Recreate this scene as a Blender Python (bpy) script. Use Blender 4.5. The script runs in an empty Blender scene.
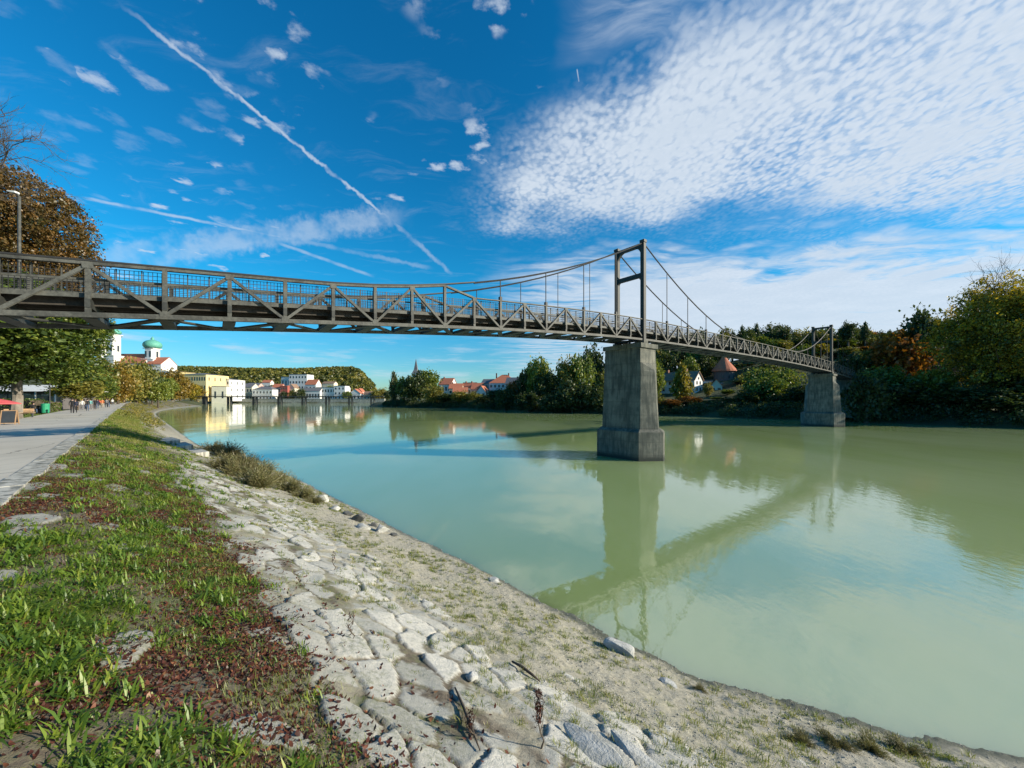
import bpy, bmesh, math, random
import numpy as np
from mathutils import Vector, Matrix, Euler
random.seed(7); RNG = np.random.default_rng(7)
C = bpy.context.scene.collection
SC = bpy.context.scene

# ------------------------------------------------------------------ camera, sky, sun, exposure
EYE = 5.3; F = 380.0; CX = 512.0; HY = 398.0
cam = bpy.data.objects.new('camera', bpy.data.cameras.new('camera')); C.objects.link(cam)
cam.location = (0, 0, EYE); cam.rotation_euler = (math.radians(90), 0, 0)
cam.data.sensor_width = 36; cam.data.lens = F/1024*36; cam.data.shift_y = 14/1024
cam.data.clip_start = 0.05; cam.data.clip_end = 20000
SC.camera = cam
SUN_AZ, SUN_EL = math.radians(98), math.radians(21)          # azimuth clockwise from +Y
SUN_DIR = Vector((math.sin(SUN_AZ)*math.cos(SUN_EL), math.cos(SUN_AZ)*math.cos(SUN_EL), math.sin(SUN_EL)))
sl = bpy.data.lights.new('sun', 'SUN'); sl.energy = 5.0; sl.angle = math.radians(0.5); sl.color = (1, 0.91, 0.74)
so = bpy.data.objects.new('sun', sl); C.objects.link(so); so.rotation_euler = SUN_DIR.to_track_quat('Z', 'Y').to_euler()
SC.view_settings.view_transform = 'Standard'; SC.view_settings.look = 'None'
SC.view_settings.gamma = 1; SC.view_settings.exposure = 0.60
SC.render.resolution_x = 1024; SC.render.resolution_y = 768

def dirv(px, py):
    return Vector(((px-CX)/F, 1, (HY-py)/F)).normalized()

W = bpy.data.worlds.new('World'); SC.world = W; W.use_nodes = True
class NT:
    """tiny node-tree helper"""
    def __init__(s, tree): s.t = tree; s.n = tree.nodes; s.l = tree.links
    def new(s, typ, **kw):
        n = s.n.new(typ)
        for k, v in kw.items(): setattr(n, k, v)
        return n
    def put(s, sock, v):
        if isinstance(v, bpy.types.NodeSocket): s.l.new(v, sock)
        elif v is not None: sock.default_value = v
    def math(s, op, a, b=None, c=None, clamp=False):
        n = s.new('ShaderNodeMath', operation=op, use_clamp=clamp)
        s.put(n.inputs[0], a)
        if b is not None: s.put(n.inputs[1], b)
        if c is not None: s.put(n.inputs[2], c)
        return n.outputs[0]
    def vmath(s, op, a, b=None):
        n = s.new('ShaderNodeVectorMath', operation=op); s.put(n.inputs[0], a)
        if b is not None: s.put(n.inputs[1], b)
        return n.outputs['Value'] if op in ('DOT_PRODUCT', 'LENGTH') else n.outputs[0]
    def ramp(s, v, a, b, lo=0.0, hi=1.0):
        n = s.new('ShaderNodeMapRange', interpolation_type='SMOOTHSTEP'); s.put(n.inputs[0], v)
        n.inputs[1].default_value = a; n.inputs[2].default_value = b; n.inputs[3].default_value = lo; n.inputs[4].default_value = hi
        return n.outputs[0]
    def noise(s, vec, scale, detail=4, rough=0.55, dist=0.0, out='Fac'):
        n = s.new('ShaderNodeTexNoise'); s.put(n.inputs['Vector'], vec)
        n.inputs['Scale'].default_value = scale; n.inputs['Detail'].default_value = detail
        n.inputs['Roughness'].default_value = rough; n.inputs['Distortion'].default_value = dist
        return n.outputs[0 if out == 'Fac' else 1]
    def mapping(s, vec, loc=(0,0,0), rot=(0,0,0), sc=(1,1,1)):
        n = s.new('ShaderNodeMapping'); s.put(n.inputs[0], vec)
        n.inputs[1].default_value = loc; n.inputs[2].default_value = rot; n.inputs[3].default_value = sc
        return n.outputs[0]
    def mix(s, f, a, b, mode='MIX'):
        n = s.new('ShaderNodeMix', data_type='RGBA', blend_type=mode)
        s.put(n.inputs[0], f); s.put(n.inputs[6], a if not isinstance(a, tuple) else (*a[:3], 1)); s.put(n.inputs[7], b if not isinstance(b, tuple) else (*b[:3], 1))
        return n.outputs[2]

w = NT(W.node_tree); w.n.clear()
tc = w.new('ShaderNodeTexCoord'); D = tc.outputs['Generated']
sky = w.new('ShaderNodeTexSky', sky_type='NISHITA'); sky.sun_disc = False
sky.sun_elevation = SUN_EL; sky.sun_rotation = SUN_AZ
sky.altitude = 300; sky.air_density = 1.0; sky.dust_density = 0.3; sky.ozone_density = 3.0
hs = w.new('ShaderNodeHueSaturation'); hs.inputs['Saturation'].default_value = 1.30; hs.inputs['Value'].default_value = 1.0
w.put(hs.inputs['Color'], sky.outputs[0])
sep = w.new('ShaderNodeSeparateXYZ'); w.put(sep.inputs[0], D)
skycol = w.mix(1.0, hs.outputs[0], w.mix(w.ramp(sep.outputs[2], 0.0, 0.30), (0.55, 0.84, 0.98), (0.24, 1.30, 1.30)), 'MULTIPLY')
zz = w.math('MAXIMUM', sep.outputs[2], 0.02)
inv = w.math('DIVIDE', 1.0, w.math('ADD', zz, 0.02))
cmb = w.new('ShaderNodeCombineXYZ')
w.put(cmb.inputs[0], w.math('MULTIPLY', sep.outputs[0], inv)); w.put(cmb.inputs[1], w.math('MULTIPLY', sep.outputs[1], inv))
P = cmb.outputs[0]
warp = w.vmath('MULTIPLY', w.vmath('SUBTRACT', w.noise(P, 1.6, 3, out='Color'), (0.5, 0.5, 0.5)), (0.5, 0.5, 0))
PW = w.vmath('ADD', P, warp)
DW = w.vmath('ADD', D, w.vmath('MULTIPLY', w.vmath('SUBTRACT', w.noise(P, 2.2, 4, out='Color'), (0.5, 0.5, 0.5)), (0.22, 0.22, 0.22)))
def half(a, b, soft0, soft1, vec=DW):
    """smooth mask: 1 on the left-hand side of the great circle a->b"""
    N = dirv(*b).cross(dirv(*a)).normalized()
    return w.ramp(w.vmath('DOT_PRODUCT', vec, tuple(N)), soft0, soft1)
def mul(*a):
    r = a[0]
    for x in a[1:]: r = w.math('MULTIPLY', r, x)
    return r
up = w.ramp(sep.outputs[2], 0.0, 0.05)
fwd = w.ramp(sep.outputs[1], -0.5, 0.1)
# mackerel sheet
vor = w.new('ShaderNodeTexVoronoi', feature='SMOOTH_F1'); w.put(vor.inputs['Vector'], w.vmath('ADD', w.mapping(P, rot=(0,0,0.6), sc=(1,0.72,1)), w.vmath('MULTIPLY', w.vmath('SUBTRACT', w.noise(P, 18, 3, out='Color'), (0.5,0.5,0.5)), (0.035, 0.035, 0))))
vor.inputs['Scale'].default_value = 52; vor.inputs['Smoothness'].default_value = 0.9
cells = w.ramp(vor.outputs['Distance'], 0.75, 0.15)
fine = w.noise(P, 34, 7, 0.65)
big = w.noise(P, 2.3, 5, 0.55)
# fan-shaped region: below line A, above line B
mA = half((440, 190), (790, -30), 0.09, -0.12)
mB = half((430, 228), (1024, 214), -0.08, 0.09)
fan = mul(mA, mB, half((440, 300), (440, 0), 0.02, -0.22))
dens1 = w.math('ADD', w.math('MULTIPLY', cells, 0.34), w.math('MULTIPLY', fine, 0.78))
dens1 = w.math('ADD', dens1, w.math('MULTIPLY', w.math('SUBTRACT', big, 0.5), 1.3))
c1 = mul(w.ramp(fan, 0.0, 0.95), w.ramp(w.math('ADD', dens1, w.math('MULTIPLY', fan, 0.58)), 0.28, 1.30))
# lower streaky veil
stre = w.noise(w.mapping(PW, rot=(0, 0, math.radians(-18)), sc=(0.6, 3.0, 1)), 2.2, 6, 0.6)
mC = half((470, 262), (1024, 215), 0.02, -0.05)
c2 = mul(mC, half((480, 330), (480, 0), 0.02, -0.22), w.ramp(stre, 0.30, 0.62), 0.85)
mC2 = mul(half((560, 262), (1024, 236), 0.0, -0.05), half((560, 330), (560, 0), 0.02, -0.16))
c2b = mul(mC2, w.ramp(stre, -0.1, 0.40), 0.95)
# high wisp at the top
mD = mul(half((520, 62), (830, 10), 0.03, -0.02, DW), half((520, 62), (830, 10), -0.02, 0.07, DW)) if False else mul(half((540, 75), (830, 30), -0.02, 0.05), half((600, -60), (900, -80), 0.05, -0.05), half((545, 300), (545, -60), 0.0, -0.10))
wis = w.noise(w.mapping(PW, rot=(0, 0, math.radians(35)), sc=(1.0, 3.5, 1)), 3.0, 6, 0.6)
c3 = mul(mD, w.ramp(wis, 0.30, 0.75), 0.65)
# scattered puffs
vp = w.new('ShaderNodeTexVoronoi', feature='SMOOTH_F1'); w.put(vp.inputs['Vector'], w.vmath('ADD', P, w.vmath('MULTIPLY', w.noise(P, 9, 5, out='Color'), (0.16, 0.16, 0)))); vp.inputs['Scale'].default_value = 9; vp.inputs['Smoothness'].default_value = 0.5
pf = w.math('ADD', w.ramp(vp.outputs['Distance'], 0.55, 0.10), w.math('MULTIPLY', w.math('SUBTRACT', w.noise(P, 26, 6, 0.65), 0.5), 1.5)); pfm = w.noise(w.mapping(P, loc=(1.3, 0.2, 0)), 2.6, 2, 0.5)
spot = lambda px, py, r0, r1: w.ramp(w.vmath('DOT_PRODUCT', DW, tuple(dirv(px, py))), math.cos(r1), math.cos(r0))
area = None
for q in (spot(395, 25, 0.02, 0.20), spot(330, 75, 0.02, 0.17), spot(482, 120, 0.01, 0.12), spot(455, 20, 0.01, 0.12), spot(182, 190, 0.0, 0.06)): area = q if area is None else w.math('MAXIMUM', area, q)
c4 = mul(area, w.ramp(w.math('ADD', pf, w.math('MULTIPLY', area, 0.30)), 0.60, 1.55), w.ramp(pfm, 0.38, 0.55), 0.75)
c4 = w.math('MAXIMUM', c4, mul(spot(60, 90, 0.05, 0.38), w.ramp(pf, 0.2, 1.7), 0.22))
# faint feather cirrus
fe = w.noise(w.mapping(PW, rot=(0, 0, math.radians(50)), sc=(1.2, 4.0, 1)), 2.2, 6, 0.65)
c5 = mul(up, w.ramp(fe, 0.52, 0.85), 0.16)
# low horizon wisps
c6 = mul(w.ramp(sep.outputs[2], 0.03, 0.07), w.ramp(sep.outputs[2], 0.20, 0.10), w.ramp(w.noise(w.mapping(D, sc=(1, 1, 9)), 5.5, 5, 0.6), 0.50, 0.72), 0.55)
def trail(a, b, wid, strength, feather=0.10, rag=0.004):
    A, B = dirv(*a), dirv(*b); N = A.cross(B).normalized(); M = (A+B).normalized(); hl = A.angle(B)/2
    vec = w.vmath('ADD', D, w.vmath('MULTIPLY', w.vmath('SUBTRACT', w.noise(D, 55, 3, out='Color'), (0.5,)*3), (rag*4,)*3))
    d = w.math('ABSOLUTE', w.vmath('DOT_PRODUCT', vec, tuple(N)))
    al = w.vmath('DOT_PRODUCT', D, tuple(M))
    return mul(w.ramp(d, wid, wid*0.15), w.ramp(al, math.cos(hl*(1+feather)), math.cos(hl*(1-feather*2.2))), w.ramp(w.noise(D, 22, 3), 0.22, 0.62), strength)
tr = [trail((135, 15), (392, 221), 0.0050, 0.70, 0.14), trail((392, 221), (452, 274), 0.007, 0.32, 0.1, 0.004),
      trail((85, 198), (285, 238), 0.0038, 0.55, 0.05, 0.001), trail((275, 235), (430, 268), 0.007, 0.25, 0.1, 0.003),
      trail((275, 242), (372, 276), 0.005, 0.40, 0.1, 0.001), trail((90, 262), (400, 216), 0.034, 0.42, 0.12, 0.012),
      trail((577, 69), (579, 82), 0.0018, 0.7, 0.1, 0.0)]
cl = c1
for x in [c2, c2b, c3, c4, c5, c6] + tr: cl = w.math('MAXIMUM', cl, x)
cl = mul(cl, up)
shade = w.ramp(w.math('ADD', w.math('MULTIPLY', big, 0.5), w.math('MULTIPLY', fine, 0.5)), 0.30, 0.62)
CLV = 6.4
shade = w.math('MAXIMUM', w.math('MULTIPLY', shade, 0.6), mul(w.ramp(cells, 0.75, 0.15), w.ramp(fan, 0.2, 0.8), 0.55))
cloudcol = w.mix(shade, (CLV*0.86, CLV*0.95, CLV*1.06), (CLV*0.66, CLV*0.78, CLV*0.92))
final = w.mix(w.math('MULTIPLY', cl, 0.95), skycol, cloudcol)
bg = w.new('ShaderNodeBackground'); w.put(bg.inputs[0], final); bg.inputs[1].default_value = 0.090
wo = w.new('ShaderNodeOutputWorld'); w.l.new(bg.outputs[0], wo.inputs[0])

# ------------------------------------------------------------------ helpers
def tag(o, label=None, cat=None, group=None, kind=None):
    if label: o['label'] = label
    if cat: o['category'] = cat
    if group: o['group'] = group
    if kind: o['kind'] = kind
    return o
def empty(name, loc=(0,0,0), rz=0, **kw):
    o = bpy.data.objects.new(name, None); C.objects.link(o); o.location = loc; o.rotation_euler = (0, 0, rz); o.empty_display_size = 0.2
    return tag(o, **kw)
def link(name, me, mat=None, parent=None, smooth=False, **kw):
    if mat is not None:
        for m in (mat if isinstance(mat, (list, tuple)) else [mat]): me.materials.append(m)
    if smooth: me.polygons.foreach_set('use_smooth', np.ones(len(me.polygons), bool))
    o = bpy.data.objects.new(name, me); C.objects.link(o)
    if parent is not None: o.parent = parent
    return tag(o, **kw)
def fast(name, V, Fc, attrs=None):
    V = np.asarray(V, np.float32); Fc = np.asarray(Fc, np.int32)
    me = bpy.data.meshes.new(name); me.vertices.add(len(V)); me.vertices.foreach_set('co', V.ravel())
    me.loops.add(Fc.size); me.loops.foreach_set('vertex_index', Fc.ravel())
    me.polygons.add(len(Fc)); me.polygons.foreach_set('loop_start', np.arange(0, Fc.size, Fc.shape[1], dtype=np.int32))
    me.update(calc_edges=True)
    for k, a in (attrs or {}).items():
        at = me.attributes.new(k, 'FLOAT', 'POINT'); at.data.foreach_set('value', np.asarray(a, np.float32).ravel())
    return me
class MB:
    def __init__(s): s.v = []; s.f = []
    def add(s, vs, fs):
        b = len(s.v); s.v += [tuple(v) for v in vs]; s.f += [tuple(i+b for i in f) for f in fs]; return s
    def box(s, x0, x1, y0, y1, z0, z1):
        return s.add([(x0,y0,z0),(x1,y0,z0),(x1,y1,z0),(x0,y1,z0),(x0,y0,z1),(x1,y0,z1),(x1,y1,z1),(x0,y1,z1)],
                     [(0,3,2,1),(4,5,6,7),(0,1,5,4),(1,2,6,5),(2,3,7,6),(3,0,4,7)])
    def beam(s, p, q, wd, ht, up=(0,0,1)):
        p, q, up = Vector(p), Vector(q), Vector(up); d = (q-p).normalized(); sd = d.cross(up)
        if sd.length < 1e-4: sd = Vector((1,0,0))
        sd.normalize(); u2 = sd.cross(d).normalized(); vs = []
        for c in (p, q):
            for a, b in ((-1,-1),(1,-1),(1,1),(-1,1)): vs.append(c + sd*a*wd/2 + u2*b*ht/2)
        return s.add(vs, [(0,1,2,3),(7,6,5,4),(0,4,5,1),(1,5,6,2),(2,6,7,3),(3,7,4,0)])
    def tube(s, pts, rs, n=8, cap=True):
        pts = [Vector(p) for p in pts]
        if not isinstance(rs, (list, tuple)): rs = [rs]*len(pts)
        vs = []; fs = []
        for i, p in enumerate(pts):
            d = (pts[min(i+1, len(pts)-1)] - pts[max(i-1, 0)]).normalized()
            a = d.cross(Vector((0,0,1)) if abs(d.z) < 0.9 else Vector((1,0,0))).normalized(); b = d.cross(a)
            for k in range(n):
                t = 2*math.pi*k/n; vs.append(p + (a*math.cos(t)+b*math.sin(t))*rs[i])
        for i in range(len(pts)-1):
            for k in range(n): fs.append((i*n+k, i*n+(k+1)%n, (i+1)*n+(k+1)%n, (i+1)*n+k))
        if cap: fs.append(tuple(range(n))[::-1]); fs.append(tuple((len(pts)-1)*n+k for k in range(n)))
        return s.add(vs, fs)
    def lathe(s, prof, n=16, c=(0,0,0)):
        vs = []; fs = []
        for r, z in prof:
            for k in range(n):
                t = 2*math.pi*k/n; vs.append((c[0]+r*math.cos(t), c[1]+r*math.sin(t), c[2]+z))
        for i in range(len(prof)-1):
            for k in range(n): fs.append((i*n+k, i*n+(k+1)%n, (i+1)*n+(k+1)%n, (i+1)*n+k))
        fs.append(tuple(range(n))[::-1]); fs.append(tuple((len(prof)-1)*n+k for k in range(n)))
        return s.add(vs, fs)
    def loft(s, rings):
        n = len(rings[0]); vs = [v for r in rings for v in r]; fs = []
        for i in range(len(rings)-1):
            for k in range(n): fs.append((i*n+k, i*n+(k+1)%n, (i+1)*n+(k+1)%n, (i+1)*n+k))
        fs.append(tuple(range(n))[::-1]); fs.append(tuple((len(rings)-1)*n+k for k in range(n)))
        return s.add(vs, fs)
    def mesh(s, name, bevel=0):
        me = bpy.data.meshes.new(name); me.from_pydata([tuple(v) for v in s.v], [], s.f)
        bm = bmesh.new(); bm.from_mesh(me); bmesh.ops.recalc_face_normals(bm, faces=bm.faces)
        if bevel: bmesh.ops.bevel(bm, geom=list(bm.edges), offset=bevel, segments=1, affect='EDGES', clamp_overlap=True)
        bm.to_mesh(me); bm.free(); return me
    def build(s, name, mat, parent=None, bevel=0, smooth=False, **kw): return link(name, s.mesh(name, bevel), mat, parent, smooth, **kw)
def copy_tree(o, parent=None):
    c = o.copy(); C.objects.link(c)
    if parent is not None: c.parent = parent
    for ch in list(o.children): copy_tree(ch, c)
    return c
def at(px, Y, z=0.0): return Vector(((px-CX)/F*Y, Y, z))
def zat(py, Y): return EYE + (HY-py)/F*Y
R2 = math.sqrt(0.5)
def uv2(u, v): return (-u*R2+v*R2, u*R2+v*R2)
def hsh(i, j, k=0):
    x = np.sin(i*127.1+j*311.7+k*74.7)*43758.5453; return x-np.floor(x)
def vnoise(x, y, k=0):
    xi, yi = np.floor(x), np.floor(y); fx, fy = x-xi, y-yi; fx = fx*fx*(3-2*fx); fy = fy*fy*(3-2*fy)
    return (hsh(xi,yi,k)*(1-fx)+hsh(xi+1,yi,k)*fx)*(1-fy)+(hsh(xi,yi+1,k)*(1-fx)+hsh(xi+1,yi+1,k)*fx)*fy
def fbm(x, y, o=4, k=0):
    r = 0; a = 0.5
    for i in range(o): r = r+a*vnoise(x*2**i+i*17.3, y*2**i-i*9.1, k); a *= 0.5
    return r/(1-0.5**o)
def sst(a, b, x): t = np.clip((x-a)/(b-a), 0, 1); return t*t*(3-2*t)

# ------------------------------------------------------------------ materials
def new_mat(name):
    m = bpy.data.materials.new(name); m.use_nodes = True; t = NT(m.node_tree)
    return m, t, t.n['Principled BSDF']
def bump(t, bs, h, strength, dist=0.02):
    b = t.new('ShaderNodeBump'); b.inputs['Strength'].default_value = strength; b.inputs['Distance'].default_value = dist
    t.put(b.inputs['Height'], h); t.l.new(b.outputs[0], bs.inputs['Normal'])
def mat_basic(name, c1, c2=None, scale=3.0, rough=0.7, bmp=0.2, metal=0.0, contrast=(0.35, 0.65), spec=0.4, stretch=(1,1,1), dist=0.02, emit=None):
    m, t, b = new_mat(name); c2 = c2 or tuple(x*0.75 for x in c1)
    co = t.mapping(t.new('ShaderNodeTexCoord').outputs['Object'], sc=stretch)
    n1 = t.noise(co, scale, 6, 0.6); n2 = t.noise(co, scale*7, 4, 0.6)
    f = t.ramp(t.math('ADD', t.math('MULTIPLY', n1, 0.65), t.math('MULTIPLY', n2, 0.35)), *contrast)
    t.put(b.inputs['Base Color'], t.mix(f, c1, c2)); b.inputs['Roughness'].default_value = rough; b.inputs['Metallic'].default_value = metal
    b.inputs['Specular IOR Level'].default_value = spec
    if bmp: bump(t, b, n2, bmp, dist)
    return m
def mat_leaf(name, cols, trans=0.35, vary=0.25, shade=0.12):
    m = bpy.data.materials.new(name); m.use_nodes = True; t = NT(m.node_tree); t.n.clear()
    a = t.new('ShaderNodeAttribute', attribute_name='tint').outputs['Fac']
    oi = t.new('ShaderNodeObjectInfo').outputs['Random']
    f = t.math('ADD', a, t.math('MULTIPLY', t.math('SUBTRACT', oi, 0.5), vary), clamp=True)
    cr = t.new('ShaderNodeValToRGB'); t.put(cr.inputs[0], f)
    while len(cr.color_ramp.elements) < len(cols): cr.color_ramp.elements.new(0.5)
    for i, c in enumerate(cols): cr.color_ramp.elements[i].position = i/(len(cols)-1); cr.color_ramp.elements[i].color = (*c, 1)
    d = t.new('ShaderNodeBsdfDiffuse'); tr_ = t.new('ShaderNodeBsdfTranslucent'); gl = t.new('ShaderNodeBsdfGlossy')
    gl.inputs['Roughness'].default_value = 0.45; gl.inputs['Color'].default_value = (0.6, 0.6, 0.6, 1)
    t.put(d.inputs[0], cr.outputs[0]); t.put(tr_.inputs[0], t.mix(1.0, cr.outputs[0], (1.25, 1.2, 0.6), 'MULTIPLY'))
    mx = t.new('ShaderNodeMixShader'); mx.inputs[0].default_value = trans; t.l.new(d.outputs[0], mx.inputs[1]); t.l.new(tr_.outputs[0], mx.inputs[2])
    m2 = t.new('ShaderNodeMixShader'); m2.inputs[0].default_value = 0.05; t.l.new(mx.outputs[0], m2.inputs[1]); t.l.new(gl.outputs[0], m2.inputs[2])
    o = t.new('ShaderNodeOutputMaterial'); t.l.new(m2.outputs[0], o.inputs[0]); return m

M_steel = mat_basic('bridge_steel', (0.105, 0.105, 0.09), (0.038, 0.038, 0.033), 1.6, 0.6, 0.15, spec=0.35)
M_tower = mat_basic('tower_steel', (0.05, 0.052, 0.046), (0.025, 0.026, 0.024), 1.6, 0.6, 0.15, spec=0.35)
M_cable = mat_basic('cable_steel', (0.025, 0.025, 0.024), (0.015, 0.014, 0.013), 2, 0.6, 0.0)
M_wood = mat_basic('deck_wood', (0.07, 0.06, 0.05), (0.035, 0.03, 0.025), 2, 0.85, 0.2)
M_bark = mat_basic('bark', (0.11, 0.085, 0.06), (0.05, 0.04, 0.03), 4, 0.9, 0.6, stretch=(1,1,0.25))
M_barkpale = mat_basic('bark_pale', (0.26, 0.23, 0.19), (0.13, 0.11, 0.09), 3, 0.9, 0.6, stretch=(1,1,0.35))
L_green = mat_leaf('leaves_green', [(0.032,0.062,0.013),(0.085,0.135,0.021),(0.19,0.23,0.033),(0.28,0.28,0.05)])
L_olive = mat_leaf('leaves_olive', [(0.045,0.060,0.014),(0.12,0.13,0.024),(0.23,0.21,0.036),(0.34,0.25,0.05)])
L_dark = mat_leaf('leaves_dark', [(0.018,0.034,0.012),(0.035,0.058,0.017),(0.070,0.095,0.025),(0.11,0.125,0.03)])
L_yellow = mat_leaf('leaves_yellow', [(0.07,0.085,0.014),(0.21,0.19,0.018),(0.40,0.30,0.022),(0.52,0.36,0.03)])
L_orange = mat_leaf('leaves_orange', [(0.09,0.05,0.012),(0.22,0.09,0.014),(0.34,0.13,0.018),(0.36,0.20,0.02)])
L_ochre = mat_leaf('leaves_ochre', [(0.07,0.065,0.014),(0.17,0.125,0.02),(0.28,0.175,0.025),(0.34,0.24,0.035)])
L_brown = mat_leaf('leaves_brown', [(0.045,0.050,0.013),(0.085,0.062,0.016),(0.135,0.078,0.019),(0.20,0.10,0.022)], trans=0.25)
L_reed = mat_leaf('dry_stems', [(0.07,0.06,0.03),(0.15,0.13,0.06),(0.22,0.20,0.09),(0.14,0.16,0.05)], trans=0.25)
L_grass = mat_leaf('grass_blades', [(0.06,0.10,0.018),(0.13,0.18,0.028),(0.24,0.26,0.05),(0.36,0.31,0.12)], vary=0)
L_weed = mat_leaf('weed_leaves', [(0.055,0.11,0.016),(0.12,0.21,0.025),(0.23,0.31,0.035),(0.36,0.38,0.06)], vary=0, trans=0.4)
L_litter = mat_leaf('fallen_leaves', [(0.05,0.022,0.016),(0.11,0.036,0.022),(0.20,0.075,0.035),(0.34,0.19,0.08)], trans=0.15, vary=0)

def mat_concrete(name, c1, c2, stain=(0.05,0.055,0.045), zs=None):
    m, t, b = new_mat(name); co = t.new('ShaderNodeTexCoord').outputs['Object']
    n1 = t.noise(co, 0.9, 6, 0.65); n2 = t.noise(t.mapping(co, sc=(3,3,0.35)), 1.5, 5, 0.6); n3 = t.noise(co, 14, 5, 0.6)
    c = t.mix(t.ramp(n1, 0.3, 0.7), c1, c2); c = t.mix(t.math('MULTIPLY', t.ramp(n2, 0.40, 0.68), 0.85), c, stain)
    if zs is not None:                                        # wet, algae-dark tide mark
        sp = t.new('ShaderNodeSeparateXYZ'); t.put(sp.inputs[0], t.new('ShaderNodeNewGeometry').outputs['Position'])
        c = t.mix(t.ramp(t.math('ADD', sp.outputs[2], t.math('MULTIPLY', n3, 0.3)), zs+0.15, zs-0.25), c, (0.03, 0.035, 0.028))
        wv = t.new('ShaderNodeTexWave', wave_type='BANDS', bands_direction='Z'); t.put(wv.inputs[0], co); wv.inputs['Scale'].default_value = 0.28; wv.inputs['Distortion'].default_value = 0.1
        c = t.mix(t.math('MULTIPLY', t.ramp(wv.outputs['Fac'], 0.03, 0.0), 0.25), c, (0.04,0.04,0.035))
    t.put(b.inputs['Base Color'], c); b.inputs['Roughness'].default_value = 0.88
    bump(t, b, t.math('ADD', n3, n1), 0.5, 0.03); return m
M_pier = mat_concrete('pier_concrete', (0.20,0.19,0.15), (0.075,0.08,0.066), zs=0.55)
M_wallc = mat_concrete('quay_concrete', (0.42,0.41,0.36), (0.28,0.28,0.24))

# asphalt
M_path, t, b = new_mat('promenade_asphalt'); co = t.new('ShaderNodeTexCoord').outputs['Object']
n1 = t.noise(co, 0.25, 5, 0.6); n2 = t.noise(co, 40, 3, 0.7); n3 = t.noise(t.mapping(co, rot=(0,0,math.radians(45)), sc=(4,0.12,1)), 1.2, 4, 0.6)
c = t.mix(t.ramp(n1, 0.3, 0.7), (0.52,0.475,0.395), (0.40,0.365,0.305)); c = t.mix(t.math('MULTIPLY', t.ramp(n3, 0.5, 0.75), 0.4), c, (0.24,0.235,0.215)); c = t.mix(t.math('MULTIPLY', t.ramp(n2, 0.45, 0.7), 0.35), c, (0.52,0.50,0.45))
vc = t.new('ShaderNodeTexVoronoi', feature='DISTANCE_TO_EDGE'); t.put(vc.inputs['Vector'], t.vmath('ADD', co, t.vmath('MULTIPLY', t.noise(co, 1.5, 4, out='Color'), (0.5,0.5,0)))); vc.inputs['Scale'].default_value = 0.22
c = t.mix(t.math('MULTIPLY', t.ramp(vc.outputs[0], 0.006, 0.001), 0.8), c, (0.06,0.06,0.055))
t.put(b.inputs['Base Color'], c); b.inputs['Roughness'].default_value = 0.9; bump(t, b, n2, 0.3, 0.01)
M_kerb = mat_concrete('kerb_stone', (0.56,0.53,0.46), (0.40,0.38,0.33))

# river-bank sheet: stone / soil / silt driven by vertex masks
M_bank, t, b = new_mat('bank_surface'); co = t.new('ShaderNodeTexCoord').outputs['Object']
A = lambda n: t.new('ShaderNodeAttribute', attribute_name=n).outputs['Fac']
n1 = t.noise(co, 2.2, 7, 0.65); n2 = t.noise(co, 18, 6, 0.7); n3 = t.noise(co, 70, 3, 0.6); n4 = t.noise(co, 0.7, 4, 0.6)
stone = t.mix(A('cell'), (0.33,0.32,0.28), (0.55,0.525,0.465)); stone = t.mix(t.math('MULTIPLY', t.ramp(n2, 0.42, 0.68), 0.55), stone, (0.24,0.25,0.22)); stone = t.mix(t.math('MULTIPLY', t.ramp(n1, 0.52, 0.7), 0.55), stone, (0.32,0.33,0.29))
stone = t.mix(t.ramp(t.math('ADD', n3, n2), 1.18, 1.36), stone, (0.70,0.69,0.66))
soil = t.mix(t.ramp(n2, 0.35, 0.7), (0.09,0.07,0.05), (0.17,0.14,0.10)); soil = t.mix(t.ramp(n1, 0.5, 0.65), soil, (0.10,0.11,0.045))
silt = t.mix(t.ramp(n2, 0.35, 0.65), (0.29,0.265,0.20), (0.42,0.385,0.30)); silt = t.mix(t.math('MULTIPLY', t.ramp(n3, 0.5, 0.7), 0.5), silt, (0.22,0.21,0.17)); silt = t.mix(t.math('MULTIPLY', t.ramp(n4, 0.5, 0.65), 0.25), silt, (0.33,0.32,0.20))
stone = t.mix(t.math('MULTIPLY', A('old'), 0.75), stone, (0.19,0.19,0.165))
c = t.mix(A('silt'), soil, silt); c = t.mix(A('stone'), c, stone)
c = t.mix(t.math('MULTIPLY', A('moss'), t.ramp(n2, 0.4, 0.7)), c, (0.13,0.14,0.05))
c = t.mix(A('wet'), c, (0.11,0.11,0.075))
t.put(b.inputs['Base Color'], c); t.put(b.inputs['Roughness'], t.ramp(A('wet'), 0, 1, 0.92, 0.45))
bump(t, b, t.math('ADD', t.math('MULTIPLY', n2, 0.6), t.math('MULTIPLY', n3, 0.4)), 0.7, 0.04)
M_stone = mat_basic('bank_stone', (0.52,0.51,0.48), (0.30,0.30,0.27), 5, 0.85, 0.6, dist=0.03)
M_stonedark = mat_basic('wet_stone', (0.16,0.15,0.13), (0.07,0.07,0.06), 6, 0.6, 0.6, dist=0.03)
M_gravel = mat_leaf('pebbles', [(0.13,0.125,0.105),(0.24,0.23,0.20),(0.36,0.34,0.30),(0.50,0.49,0.45)], trans=0.0, vary=0)

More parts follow.
